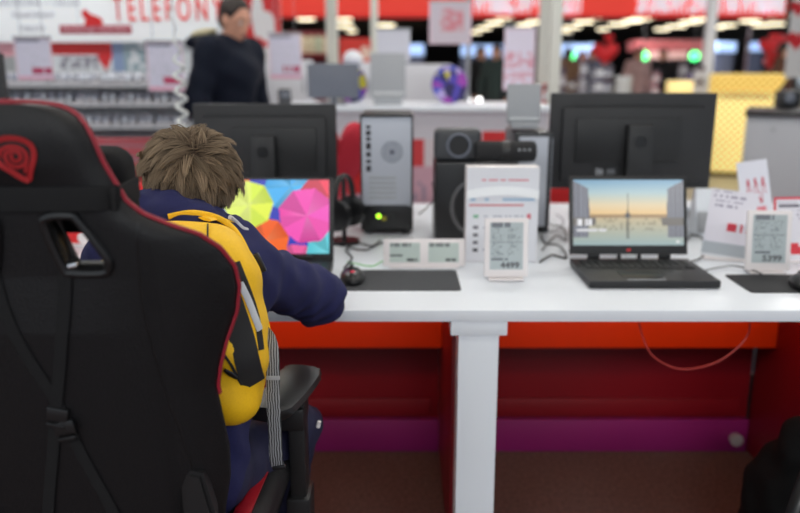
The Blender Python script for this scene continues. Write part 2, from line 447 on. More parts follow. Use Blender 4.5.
# ================================================================== CHAIR
CX = -.482
OUT = [(.50, .165), (.52, .185), (.56, .198), (.60, .203), (.635, .207), (.694, .219), (.75, .222), (.807, .218), (.861, .214), (.893, .220), (.931, .231), (.974, .247), (1.012, .253),
       (1.044, .250), (1.074, .236), (1.098, .213), (1.116, .178), (1.132, .150), (1.150, .132), (1.172, .125), (1.201, .119), (1.232, .111),
       (1.250, .104), (1.262, .096), (1.270, .086), (1.275, .074), (1.2785, .055), (1.280, .03)]
ZS = np.array([p[0] for p in OUT]); WS = np.array([p[1]-.003 for p in OUT])
WS = WS-.008*np.clip((ZS-1.165)/.03, 0, 1)*np.clip((1.285-ZS)/.01, 0, 1)
ZS = np.where(ZS > 1.2, ZS-.005*(ZS-1.2)/.08, ZS)
def hw(z): return float(np.interp(z, ZS, WS))
def yb(z): return 1.10-.16*(z-.45)/.83
def ysurf(x, z):
    ww = hw(z); a = max(0, (abs(x)-.11)/.15); u = min(1, abs(x)/ww)
    y = yb(z)+.07*min(a, 1.2)**2
    y += .020*u**10
    if z > 1.17: y += .022*max(0, (z-1.20)/.08)**3 - .010*max(0, 1-abs(x)/.10)*min(1, (z-1.17)/.03)
    else:
        y += .012*np.exp(-((abs(x)-.150)/.010)**2)*min(1, max(0, (1.10-z)/.1))*.35       # stitched crease
        if z < 1.05: y -= .012*max(0, 1-(x/.14)**2)*min(1, (1.05-z)/.08)
    return y
chair = thing('gaming_chair', 'high-backed black gaming chair with red piping and red spiral emblem, seen from behind', 'chair', (CX, 1.30, 0))
HOLE = [(.030, 1.120), (.036, 1.134), (.066, 1.136), (.075, 1.128), (.101, 1.082), (.103, 1.066), (.094, 1.057), (.055, 1.057), (.044, 1.064)]
def inpoly(x, z, P):
    c_ = False; j = len(P)-1
    for i in range(len(P)):
        if (P[i][1] > z) != (P[j][1] > z) and x < (P[j][0]-P[i][0])*(z-P[i][1])/(P[j][1]-P[i][1])+P[i][0]: c_ = not c_
        j = i
    return c_
zr = list(np.arange(.50, 1.255, .0042))+[1.258, 1.261, 1.265, 1.268, 1.2705, 1.2725, 1.274, 1.275]
NU = 112; bm = bmesh.new(); rows = []
for z in zr:
    rows.append([bm.verts.new((CX+u*hw(z), ysurf(u*hw(z), z), z)) for u in np.linspace(-1, 1, NU+1)])
for j in range(len(zr)-1):
    for i in range(NU):
        f = (rows[j][i], rows[j][i+1], rows[j+1][i+1], rows[j+1][i])
        mx = sum(v.co.x for v in f)/4-CX; mz = sum(v.co.z for v in f)/4
        if inpoly(abs(mx), mz, HOLE): continue
        bm.faces.new(f)
for v in [v for v in bm.verts if not v.link_faces]: bm.verts.remove(v)
me = bpy.data.meshes.new('backrest'); bm.to_mesh(me); bm.free()
br = finish('backrest', me, leather, chair, True)
md = br.modifiers.new('thickness', 'SOLIDIFY'); md.thickness = .034; md.offset = -1
# front cushion padding on the seat side
prims = [('b', (CX, 1.145, .80), (.13, .035, .24), (R(11), 0, 0), .03)]
finish('front_cushion', sdf_mesh(prims, .012, .02), leather, chair, True)
for s in (1, -1):
    P = smooth_pts([(CX+s*x, ysurf(x, z)-.001, z) for x, z in HOLE], 4, True)
    m_ = MB().tube(P, .0065, 8, True, up=(0, 1, 0))
    P2 = [Vector((p.x, p.y+.03, p.z)) for p in P]; P3 = [Vector((p.x, p.y+.038, p.z)) for p in P]
    n = len(P)
    a = [m_.bm.verts.new(p) for p in P]; b = [m_.bm.verts.new(p) for p in P3]
    for i in range(n): m_.bm.faces.new((a[i], a[(i+1) % n], b[(i+1) % n], b[i]))
    m_.tube(P3, .006, 6, True, up=(0, 1, 0))
    m_.build('hole_trim', blacks, chair, True)
edge = [(hw(z), z) for z in np.linspace(.845, 1.257, 60)]+[(hw(z), z) for z in (1.261, 1.265, 1.268, 1.2705, 1.2725, 1.274, 1.275)]
P = [Vector((CX+x, ysurf(x, z)+.004, z)) for x, z in edge]
P = P+[Vector((CX+x, ysurf(x, 1.276)+.004, 1.2765)) for x in (.01, -.01)]+[Vector((2*CX-p.x, p.y, p.z)) for p in P[::-1]]
MB().tube(P, .0043, 8, up=(0, 1, 0)).build('piping', redpipe, chair, True)
for s in (1, -1):
    P = smooth_pts([(CX+s*x, 0, z) for x, z in ((.145, 1.125), (.140, 1.06), (.137, 1.0), (.142, .93), (.150, .86), (.160, .80), (.172, .72), (.178, .62), (.175, .53))], 6)
    for p in P: p.y = ysurf(p.x-CX, p.z)+.0002
    MB().tube(P, .0011, 6, up=(0, 1, 0)).build('seam', blacks, chair, True)
# emblem: fan-shaped outline with a spiral inside
def place(x, z): return Vector((CX+x, ysurf(x, z)-.0012, z))
def emb(px, py):                                   # emblem pixel -> chair back coordinates
    return ((px-16.5)*.00123+.015, 1.2115-(py-158)*.00123)
m_ = MB()
ol = [(22.5, 181.5), (10, 172), (0, 163), (-6, 155), (-6, 148), (1, 142), (12, 139), (24, 140), (33, 145), (35.5, 152), (34, 160), (29, 171)]
m_.tube([place(*emb(q.x, q.y)) for q in smooth_pts([(a, b, 0) for a, b in ol], 5, True)], .0040, 6, True, flat=.0006, up=(0, 1, 0))
sp = []
for k in range(60):
    a = -1.9-k*.235; r = 2.0+k*.20
    sp.append((16.5+1.05*r*cos(a), 157+.82*r*sin(a)+(max(0, sin(a))*r*.25)))
m_.tube([place(*emb(*q)) for q in sp], .0026, 6, flat=.0006, up=(0, 1, 0))
m_.tube([place(*emb(*q)) for q in ((28, 158), (26, 166), (22.5, 174))], .002, 6, flat=.0006, up=(0, 1, 0))
m_.build('emblem', logored, chair, True)
# headrest belt and pillow
P = []
for x in np.linspace(-.126, .126, 41): P.append((CX+x, ysurf(min(abs(x), .119), 1.165)-.003, 1.158))
bm2 = MB(); rowsb = []
for (x, y, z) in P:
    hgt = .0155
    rowsb.append([bm2.bm.verts.new((x, y+dy, z+dz)) for dy, dz in ((-.0015, -hgt), (-.004, 0), (-.0015, hgt), (.003, hgt), (.003, -hgt))])
Pw = [(CX+s*.139, 1.03, 1.166) for s in (-1, 1)]
for A, B in zip(rowsb, rowsb[1:]):
    for k in range(5): bm2.bm.faces.new((A[k], B[k], B[(k+1) % 5], A[(k+1) % 5]))
for s in (-1, 1):
    bm2.box((CX+s*.1262, 1.000, 1.158), (.003, .080, .029), .001, rot=(R(4), 0, R(-6*s)))
bm2.build('headrest_belt', webbing, chair, True)
finish('head_pillow', sdf_mesh([('b', (CX, 1.072, 1.153), (.112, .042, .058), (R(8), 0, 0), .028)], .008, .02), mat('matte black plush', (.007, .007, .008), .85, spec=.2, bump=.4, bscale=600), chair, True)
# crossed lumbar straps with buckles on the rear shell
for s, a in ((1, [(.046, 1.060), (.036, 1.0), (.020, .93), (.002, .86), (-.018, .78), (-.044, .68), (-.065, .58), (-.080, .51)]),
             (-1, [(-.050, 1.060), (-.042, 1.0), (-.022, .93), (.004, .86), (.020, .78), (.047, .68), (.070, .58), (.085, .51)])):
    P = smooth_pts([(CX+x, 0, z) for x, z in a], 5)
    for i, p in enumerate(P): p.y = ysurf(p.x-CX, p.z)-.0022-(.0018 if s > 0 else 0)
    P = [Vector((P[0].x+.001, P[0].y+.03, P[0].z+.006)), Vector((P[0].x, P[0].y+.002, P[0].z+.008))]+P
    MB().tube(P, .0095, 6, flat=.0009, up=(0, 1, .1), fixed=True).build('lumbar_strap', webbing, chair, True)
    q = (CX+(.002 if s > 0 else .010), ysurf(0, .845)-.006, .845 if s > 0 else .825)
    MB().box(q, (.030, .006, .020), .002, rot=(0, R(12*s), 0)).box((q[0]-.003*s, q[1]-.002, q[2]-.016), (.026, .005, .006), .0015, rot=(0, R(12*s), 0)).build('buckle', blacks, chair, True)
q = at(68, 259, .985)
MB().box((CX+.052, .982, 1.066), (.020, .006, .006), .0015, rot=(0, R(-14), 0)).build('strap_ring', chrome, chair, True)
# seat, bolsters
prims = [('b', (CX, 1.35, .455), (.17, .26, .045), None, .035)]
finish('seat', soft(sdf_mesh(prims, .01, .02), 1), leather, chair, True)
for s in (1, -1):
    prims = [('c', (CX+s*.205, 1.17, .505), (CX+s*.218, 1.50, .500), .040, .038), ('c', (CX+s*.218, 1.50, .500), (CX+s*.205, 1.60, .46), .038, .036), ('c', (CX+s*.182, 1.17, .44), (CX+s*.195, 1.60, .44), .045, .045)]
    finish('seat_bolster', sdf_mesh(prims, .009, .02), leather, chair, True)
    MB().tube([(CX+s*.198, 1.19, .544), (CX+s*.202, 1.3, .542), (CX+s*.207, 1.42, .539), (CX+s*.209, 1.52, .533)], .018, 10, flat=.006, up=(s*-.2, 0, 1), fixed=True).build('bolster_stripe', redleather, chair, True)
    # recline hinge cover at the side of the backrest foot
    MB().pxz([(CX+s*.176-.022, .50), (CX+s*.176+.022, .50), (CX+s*.176+.024, .66), (CX+s*.176+.010, .725), (CX+s*.176-.012, .730), (CX+s*.176-.024, .70)], 1.052, 1.085, .006).build('hinge_cover', black, chair, True)
    # armrest
    am = MB()
    a0, a1 = Vector((CX+s*.220, 1.385, .662)), Vector((CX+s*.268, 1.600, .664))
    d = (a1-a0).normalized(); lat = Vector((d.y, -d.x, 0))
    n_ = 18; ring = []
    for k in range(n_+1):
        t = k/n_; c_ = a0.lerp(a1, t)+lat*s*.006*sin(pi*t)
        ww = .049*(min(1, .6+5*t) if t < .1 else 1)*(1 if t < .93 else .90)
        ring.append([c_+lat*x*ww+Vector((0, 0, 1))*zz for x, zz in ((-1, 0), (-.92, .012), (-.6, .017), (0, .0185), (.6, .017), (.92, .012), (1, 0), (.8, -.010), (0, -.012), (-.8, -.010))])
    rv = [[am.bm.verts.new(p) for p in r_] for r_ in ring]
    for A, B in zip(rv, rv[1:]):
        for k in range(10): am.bm.faces.new((A[k], A[(k+1) % 10], B[(k+1) % 10], B[k]))
    am.bm.faces.new(rv[0]); am.bm.faces.new(rv[-1][::-1])
    am.build('armrest_pad', black, chair, True)
    MB().box((CX+s*.262, 1.49, .622), (.052, .085, .050), .008).box((CX+s*.270, 1.49, .50), (.034, .062, .30), .006).box((CX+s*.270, 1.49, .385), (.050, .085, .12), .008).box((CX+s*.18, 1.49, .345), (.18, .07, .02), .004).build('armrest_post', black, chair, True)
MB().box((CX, 1.36, .385), (.22, .26, .05), .01).build('tilt_mechanism', black, chair, True)
MB().cyl((CX, 1.36, .10), (CX, 1.36, .24), .032).cyl((CX, 1.36, .24), (CX, 1.36, .37), .02).build('gas_lift', blacks, chair, True)
for k in range(5):
    a = R(90+72*k+36); e = Vector((CX+.28*cos(a), 1.36+.28*sin(a), .075))
    MB().tube([(CX, 1.36, .12), (CX+.14*cos(a), 1.36+.14*sin(a), .105), e], [.034, .027, .020], 10).build('base_arm', black, chair, True)
    tv = Vector((-sin(a), cos(a), 0))
    MB().cyl(e+tv*.026-Vector((0, 0, .047)), e+tv*.006-Vector((0, 0, .047)), .028, bev=.004).cyl(e-tv*.026-Vector((0, 0, .047)), e-tv*.006-Vector((0, 0, .047)), .028, bev=.004).cyl(e-Vector((0, 0, .047)), e, .007).build('caster', blacks, chair, True)

# ================================================================== BOY
BX = -.405
HC = Vector((BX+.001, 1.505, 1.101))                      # centre of the skull
hp, hf = head_prims(HC, .80, pi, R(-10))
body = hp+[('c', (BX, 1.47, 1.05), (BX, 1.42, .96), .048, .050), ('c', (BX, 1.41, .90), (BX, 1.31, .56), .080, .09),
           ('c', (BX-.09, 1.42, .935), (BX+.09, 1.42, .935), .038, .038)]
ELR, WRR = (-.190, 1.690, .812), (-.300, 1.925, .806)
ELL, WRL = (-.640, 1.620, .860), (-.500, 1.925, .806)
body += [('c', (BX+.10, 1.425, .930), ELR, .036, .030), ('c', ELR, WRR, .030, .021), ('c', (BX-.10, 1.425, .935), ELL, .036, .030), ('c', ELL, WRL, .030, .021)]
HIPR, HIPL = (BX+.058, 1.33, .565), (BX-.058, 1.33, .565)
KNR, KNL = (-.250, 1.630, .520), (-.600, 1.635, .530)
ANR, ANL = (-.330, 1.520, .085), (-.545, 1.520, .085)
body += [('c', HIPR, KNR, .06, .045), ('c', HIPL, KNL, .06, .045), ('c', KNR, ANR, .040, .028), ('c', KNL, ANL, .040, .028)]
me_b = soft(sdf_mesh(body, .0085, .022), 1)
bmj = bmesh.new(); bmj.from_mesh(me_b)
for hpz in (hand_prims(WRR, (-.15, 1, -.04), (0, 0, 1), .86, .38, 1), hand_prims(WRL, (.12, 1, -.04), (0, 0, 1), .86, .38, -1)):
    mh = sdf_mesh(hpz, .0036, .006, pad=.01); bmj.from_mesh(mh)
bmj.to_mesh(me_b); bmj.free()
boy = finish('person', me_b, skin, loc=(BX, 1.36, 0), world=True)
tag(boy, 'short-haired child in navy hoodie with yellow backpack, sitting in the gaming chair, back to camera', 'person')
bpy.context.view_layer.update()
# hoodie with soft folds
def folds(X, Y, Z):
    return (.0042*np.sin(38*X+30*Z+9*np.sin(7*Y))*np.sin(26*Y-18*Z+4*np.sin(30*X))+.0026*np.sin(62*Y+48*X-40*Z+6*np.sin(20*Z)))
hd = [('c', (BX, 1.31, .60), (BX, 1.40, .90), .125, .125), ('e', (BX, 1.40, .90), (.160, .105, .12)),
      ('c', (BX-.10, 1.425, .965), (BX+.08, 1.425, .958), .060, .060),
      ('c', (BX+.112, 1.43, .942), ELR, .062, .060), ('c', ELR, (-.288, 1.895, .812), .058, .040),
      ('c', (BX-.125, 1.43, .968), ELL, .064, .060), ('c', ELL, (-.508, 1.895, .812), .058, .040)]
hood = [('e', (BX-.004, 1.425, 1.038), (.108, .095, .048), (R(-8), R(14), 0)), ('e', (BX-.03, 1.385, 1.050), (.10, .058, .040), (0, R(10), 0)),
        ('c', (BX+.07, 1.50, 1.0), (BX+.095, 1.45, .995), .028, .030), ('c', (BX-.07, 1.52, 1.03), (BX-.095, 1.46, 1.05), .033, .035)]
me = soft(sdf_mesh(hd+hood, .0075, .035, folds), 1)
finish('hoodie', me, navy, boy, True)
P = smooth_pts([at(230, 217, 1.40), at(236, 222, 1.415), at(242, 228, 1.42), at(247, 230, 1.43)], 4)
MB().tube(P, .0045, 8).build('hood_cord', mat('pale cord', rgb(200, 200, 205), .6), boy, True)
for q in ((318, 427, 1.60), (304, 488, 1.58)):
    p = at(*q); MB().cyl(p, p+Vector((.003, 0, .014)), .005, .004, 10).build('trouser_toggle', pplast, boy, True)
tr = [('c', HIPR, KNR, .072, .062), ('c', HIPL, KNL, .072, .062), ('e', (BX, 1.31, .58), (.125, .105, .075)),
      ('c', KNR, ANR, .066, .048), ('c', KNL, ANL, .066, .048)]
finish('trousers', soft(sdf_mesh(tr, .010, .03, folds), 1), navyt, boy, True)
for A in (ANR, ANL):
    pr = [('c', (A[0], 1.495, .045), (A[0], 1.65, .036), .042, .033), ('c', (A[0], 1.51, .06), (A[0], 1.51, .10), .040, .036)]
    sh = finish('shoe', sdf_mesh(pr, .009, .02), mat('dark trainer', (.03, .03, .035), .6), boy, True)
    MB().box((A[0], 1.57, .010), (.078, .225, .018), .008).build('sole', pplast, sh, False).location = Vector((-BX, -1.36, 0))
# eyes
for s in (-1, 1):
    MB().sph(hf(s*.028, -.078, -.006), .011, 14).build('eye', mat('eye white', (.8, .8, .8), .2), boy, True)
# hair: scalp cap plus several thousand tapering locks flowing away from the whorl
hairm = bpy.data.materials.new('brown hair'); hairm.use_nodes = True
nt = hairm.node_tree; b = nt.nodes['Principled BSDF']; b.inputs['Roughness'].default_value = .75
b.inputs['Specular IOR Level'].default_value = .18
a_ = nt.nodes.new('ShaderNodeAttribute'); a_.attribute_name = 'Col'; nt.links.new(a_.outputs['Color'], b.inputs['Base Color'])
HR = Vector((.0795, .092, .081)); HCC = HC+Vector((.0, -.004, .016))
Rm = Matrix.Rotation(R(10), 3, 'X')
def hsurf(d, k=1.0):
    d = d.normalized(); t = 1/sqrt((d.x/HR.x)**2+(d.y/HR.y)**2+(d.z/HR.z)**2)
    return HCC+d*t*k
whorl = (at(193, 147, 1.42)-HCC).normalized()
V, F, CC = [], [], []
rng = random.Random(3)
cells = [(rng.random(), rng.random(), rng.random()) for _ in range(400)]
ga = pi*(3-sqrt(5)); NH = 5200
def keep(d):
    if d.y > .45 and d.z < .42: return False
    return not (d.z < -.30 and d.y > -.05)
def fib(i, N, span=1.62):
    zz = 1-span*(i+.5)/N; rr = sqrt(max(0, 1-zz*zz)); an = ga*i
    return Vector((rr*cos(an), rr*sin(an), zz))
def line(d, flow, Ln, lift, segs=7):
    """centre line of a lock: follows the scalp, the tip lifting off"""
    p = hsurf(d, .97); nrm = d.normalized(); out = [p.copy()]; nn = [nrm.copy()]
    for s_ in range(segs):
        t = s_/segs
        dir_ = (flow+nrm*(lift*(2.4-2.6*t))).normalized(); p = p+dir_*Ln/segs
        q = p-HCC; e = sqrt((q.x/HR.x)**2+(q.y/HR.y)**2+(q.z/HR.z)**2)
        nrm = Vector((q.x/HR.x**2, q.y/HR.y**2, q.z/HR.z**2)).normalized()
        if e < .99: p = p+nrm*.0022
        flow = (flow-nrm*flow.dot(nrm)+Vector((0, 0, -.10))).normalized()
        out.append(p.copy()); nn.append(nrm.copy())
    return out, nn
def flow_at(d, jit):
    away = d-whorl*d.dot(whorl); dist = d.angle(whorl)
    if away.length < .02: away = Vector((rng.uniform(-1, 1), 0, rng.uniform(-1, 1)))
    away = away-d*away.dot(d); away.normalize()
    grav = Vector((0, 0, -1))-d*(-d.z)
    f = away+grav*(.25+.45*min(1, dist))+d.cross(away)*(.55*np.exp(-dist*1.2)+rng.gauss(0, jit))
    return (f-d*f.dot(d)).normalized()
def strand(pts, nn, side, wdt, c0, c1):
    n0 = len(V); n_ = len(pts)-1
    for i_, (p, nr) in enumerate(zip(pts, nn)):
        t = i_/n_; r_ = wdt*(1-t**2.5)+.00012
        V.extend([tuple(p+side*r_), tuple(p-side*r_), tuple(p+nr*r_)]); CC.extend([c0.lerp(c1, t)]*3)
        if i_ < n_:
            for k in range(3):
                a_1, b_1 = n0+3*i_+k, n0+3*i_+(k+1) % 3; F.append((a_1, b_1, b_1+3, a_1+3))
RB, TB = Vector(rgb(84, 69, 55)), Vector(rgb(158, 138, 114))
NC = 330
for i in range(NC):
    d = fib(i, NC)
    d = (d+Vector((rng.gauss(0, .03), rng.gauss(0, .03), rng.gauss(0, .03)))).normalized()
    if not keep(d): continue
    fl = flow_at(d, .36)
    Ln = rng.uniform(.040, .062)*(1 if d.z > -.2 else .72)
    lift = rng.uniform(.06, .30)+(.22 if rng.random() < .22 else 0)
    cl, cn = line(d, fl, Ln, lift)
    side0 = cn[0].cross(fl).normalized(); tone = rng.uniform(.66, 1.18)
    for j in range(24):
        du, dv = rng.gauss(0, .0062), rng.gauss(0, .0062)
        conv = rng.uniform(.55, .92); off = side0*du+fl*dv; dep = rng.uniform(-.003, .0022)
        L2 = rng.uniform(.8, 1.06)
        pts = [c_+off*(1-conv*(k/7))+cn[k]*(dep*(1-.3*k/7)) for k, c_ in enumerate(cl)]
        pts = [pts[0].lerp(p_, L2) if k else p_ for k, p_ in enumerate(pts)]
        tn = tone*rng.uniform(.82, 1.15)
        strand(pts, cn, side0, rng.uniform(.0007, .0016), RB*tn, TB*tn)
for i in range(2600):                                  # undercoat between the locks
    d = fib(i, 2600)
    if not keep(d): continue
    fl = flow_at(d, .2); cl, cn = line(d, fl, rng.uniform(.026, .040), rng.uniform(.0, .08))
    strand(cl, cn, cn[0].cross(fl).normalized(), rng.uniform(.0012, .0022), RB*.72, TB*.72)
# scalp cap
cb = bmesh.new(); sv = bmesh.ops.create_uvsphere(cb, u_segments=40, v_segments=26, radius=1)['verts']
for v in sv:
    d = v.co.copy(); v.co = hsurf(d, .965)
bmesh.ops.delete(cb, geom=[v for v in cb.verts if (v.co.y-HCC.y > .055 and v.co.z-HCC.z < .03) or v.co.z-HCC.z < -.080], context='VERTS')
cb.verts.ensure_lookup_table(); n0 = len(V)
for v in cb.verts: V.append(tuple(v.co)); CC.append(Vector(rgb(62, 48, 38)))
for i, v in enumerate(cb.verts): v.index = i
for f in cb.faces: F.append(tuple(n0+v.index for v in f.verts))
cb.free()
me = bpy.data.meshes.new('hair'); me.from_pydata(V, [], F)
ca = me.color_attributes.new('Col', 'FLOAT_COLOR', 'POINT'); ca.data.foreach_set('color', [x for c_ in CC for x in (*c_, 1)])
finish('hair', me, hairm, boy, True)

# ================================================================== BACKPACK
bp = thing('backpack', 'yellow backpack with grey dangling strap worn by the child in the gaming chair', 'backpack', (BX, 1.24, .62))
def bagfold(X, Y, Z):
    return .0055*np.sin(34*Z+18*X+5*np.sin(9*Y))*np.sin(20*X+12*Z)+.0022*np.sin(75*Z+30*X+20*Y)
prims = [('b', (BX+.045, 1.268, .93), (.105, .070, .135), (R(-6), 0, 0), .060), ('b', (BX+.020, 1.265, .88), (.148, .075, .135), (R(-6), 0, 0), .065), ('b', (BX+.030, 1.262, .822), (.138, .080, .105), (0, 0, 0), .055)]
finish('bag_body', soft(sdf_mesh(prims, .007, .03, bagfold), 1), yellow, bp, True)
bpy.context.view_layer.update()
bb = [o_ for o_ in bp.children if o_.name.startswith('bag_body')][0]
def onbag(px, py, off=.0015):
    """drop a seen point onto the bag's surface"""
    M = wmat(bp).inverted(); o0 = M @ Vector((0, 0, CAMZ)); d0 = ray(px, py).normalized()
    ok, hit, nr, _ = bb.ray_cast(o0, d0)
    if not ok: return None
    return (hit+nr*off), nr
def strip(name, pxs, width, m_, off=.0015, flat=.0012, n=5):
    P = [onbag(p.x, p.y, off) for p in smooth_pts([(a, b, 0) for a, b in pxs], n)]
    P = [p for p in P if p]
    if len(P) < 2: return
    mb = MB(); mb.tube([p[0] for p in P], width, 8, flat=flat, up=P[0][1]); return mb.build(name, m_, bp)
bagblack = mat('black mesh nylon', (.014, .014, .016), .75, bump=.5, bscale=900)
reflect = mat('silver reflective tape', rgb(205, 208, 214), .35)
strip('side_panel', [(229, 300), (236, 320), (242, 340), (247, 362), (253, 384)], .021, bagblack, .002)
strip('side_panel', [(236, 262), (244, 282), (252, 305), (257, 325), (260, 350)], .006, bagblack, .0025)
strip('reflective_tape', [(239, 283), (246, 298), (252, 314), (258, 330)], .006, reflect, .004)
strip('zip', [(208, 218), (208, 240), (212, 262)], .0014, bagblack, .002)
strip('zip', [(222, 352), (231, 364), (241, 384)], .0022, bagblack, .003)
0 and strip('bottom_binding', [(236, 418), (246, 423), (258, 419), (266, 411)], .003, bagblack, .003)
for (a, b) in (((225, 368), (236, 376)),):
    h_ = onbag(*a, .005); h2 = onbag(*b, .005)
    if h_ and h2: MB().tube([h_[0], h_[0].lerp(h2[0], .5), h2[0]], [.003, .0055, .003], 8, flat=.0025, up=h_[1]).build('zip_puller', blacks, bp)
# shoulder straps over the hoodie
P = smooth_pts([at(205, 219, 1.335), at(214, 218, 1.37), at(226, 220, 1.405), at(238, 225, 1.44), at(247, 231, 1.475), (BX+.125, 1.525, .95), (BX+.12, 1.54, .88), (BX+.115, 1.51, .80), (BX+.13, 1.43, .72), (BX+.13, 1.34, .70)], 6)
for mir in (0, 1):
    Q = [Vector((BX-(p.x-BX)*.62, p.y, p.z-.01)) if mir else Vector(p) for p in P]
    MB().tube(Q, .013, 8, flat=.003, up=(.25 if not mir else -.25, .1, 1)).build('shoulder_strap', yellow, bp, True)
P = smooth_pts([at(168, 217, 1.33), at(190, 213, 1.345), at(212, 216, 1.36), at(228, 224, 1.37), at(240, 238, 1.365), at(251, 262, 1.355), at(258, 290, 1.345), at(265, 318, 1.335), at(268, 332, 1.33)], 6)
MB().tube(P, .0055, 8, flat=.0035, up=(0, -1, 0)).build('edge_binding', yellow, bp, True)
P = [at(252, 256, 1.335), at(261, 272, 1.325)]
MB().box((P[0]+P[1])/2, (.024, .010, .036), .003, rot=(0, R(-24), 0)).box(P[0]+Vector((-.004, -.004, .003)), (.026, .005, .005), .001, rot=(0, R(20), 0)).box(P[0]+Vector((-.001, -.004, -.007)), (.026, .005, .005), .001, rot=(0, R(20), 0)).build('side_buckle', blacks, bp, True)
# grey dangling strap with a woven wave pattern
gs = thing('webbing_strap', '', '')
bpy.data.objects.remove(gs)
wvm = bpy.data.materials.new('grey patterned webbing'); wvm.use_nodes = True; nt = wvm.node_tree; b = nt.nodes['Principled BSDF']; b.inputs['Roughness'].default_value = .5
tc = nt.nodes.new('ShaderNodeTexCoord'); wv = nt.nodes.new('ShaderNodeTexWave'); wv.bands_direction = 'X'
wv.inputs['Scale'].default_value = 72; wv.inputs['Distortion'].default_value = 3.5; wv.inputs['Detail'].default_value = 1; wv.inputs['Detail Scale'].default_value = .8
cr = nt.nodes.new('ShaderNodeValToRGB'); cr.color_ramp.elements[0].position = .38; cr.color_ramp.elements[1].position = .6
cr.color_ramp.elements[0].color = (*rgb(44, 46, 48), 1); cr.color_ramp.elements[1].color = (*rgb(152, 154, 158), 1)
nt.links.new(tc.outputs['Object'], wv.inputs['Vector']); nt.links.new(wv.outputs[0], cr.inputs[0]); nt.links.new(cr.outputs[0], b.inputs['Base Color'])
P = smooth_pts([at(263, 330, 1.30), at(269, 338, 1.27), at(272, 352, 1.262), at(273, 376, 1.258), at(273, 400, 1.256), at(275, 430, 1.255), at(276, 458, 1.256), at(278, 466, 1.262)], 6)
MB().tube(P, .0118, 8, flat=.0012, up=(0, -1, .15), fixed=True).build('dangling_strap', wvm, bp, True)
p = at(273, 378, 1.254); MB().box(p, (.024, .005, .007), .0015).build('strap_slider', grey, bp, True)
p = at(279, 467, 1.262); MB().box(p, (.024, .009, .008), .003, rot=(0, R(-8), 0)).build('strap_end', blacks, bp, True)

# ================================================================== LAPTOPS
def laptop(name, label, X, Yh, W, H, D, img, tilt=17, nx=150, ny=96, lift=.034, sv=.115, shf=.835):
    t = thing(name, label, 'laptop', (X, Yh, .75))
    MB().box((0, -D/2, .0125), (W, D, .021), .004).build('base', black, t)
    k = MB(); n = 15
    for r_ in range(5):
        for c_ in range(n):
            k.box((-W*.44+(c_+.5)*W*.88/n, -.035-r_*.0185, .0245), (W*.88/n*.84, .0155, .003), .0008)
    k.build('keyboard', blackm, t)
    MB().box((-.02, -D*.76, .0235), (.11, D*.3, .0015), .0006).build('touchpad', blacks, t)
    MB().box((-.02, -D+.010, .0237), (.10, .006, .001)).build('palmrest_mark', grey, t)
    a = R(tilt); lid_rot = (-a, 0, 0)
    lid = MB().box((0, .004, H/2), (W, .008, H), .003).build('lid', black, t, loc=(0, .004, lift), rot=lid_rot)
    for x in (-W*.30, -W*.085, W*.085, W*.30)[::1]:
        MB().box((x, 0, .027), (W*.10 if abs(x) > W*.2 else W*.03, .012, .02), .003).build('hinge', black, t)
    sw, sh = W*.935, H*shf
    board('screen', sw, sh, .001, img, nx, ny, lid, screenm, loc=(0, -.0012, H*sv))
    MB().box((0, -.0008, H*.055), (.012, .001, .006)).build('lid_mark', redf, lid)
    return t
def shade(c, f): return tuple(max(0, min(1, x*f)) for x in c)
UMB = [(243, 176, 9, (235, 60, 40), 0), (236, 222, 16, (120, 95, 220), .3), (292, 184, 27, (60, 170, 235), .1), (330, 196, 30, (236, 52, 82), .5),
       (298, 262, 20, (230, 80, 150), .3), (330, 252, 24, (85, 205, 220), .2), (308, 214, 29, (246, 70, 175), .5), (266, 240, 25, (245, 88, 20), .2), (250, 203, 25, (212, 236, 60), .1),
       (206, 190, 24, (240, 120, 40), .2), (210, 235, 24, (60, 190, 120), .1)]
def umbrellas(u, v):
    px, py = 197+u*133, 252.5-v*75
    col = (.20, .25, .75)
    for i_, (cx, cy, r, c_, ph) in enumerate(UMB):
        dx, dy = px-cx, py-cy; a = atan2(dy, dx)+ph; d = hypot(dx, dy)
        sec = int((a+2*pi)/(pi/4)); mid = (sec+.5)*pi/4; rr = r*cos(pi/8)/max(.3, cos(a+2*pi-mid))
        if d < rr:
            f = .88+.24*((sec*3) % 5)/4; k = .25*(1-d/rr) if sec % 3 == 1 else .06
            c2 = tuple(x/255 for x in c_); c2 = shade(c2, f)
            col = tuple(min(1, x*(1-k)+k*1.1) for x in c2)
            if i_ == 8 and dx < 3: col = tuple(min(1, x*.7+.3*y) for x, y in zip(col, (1, 1, .75)))
    return col
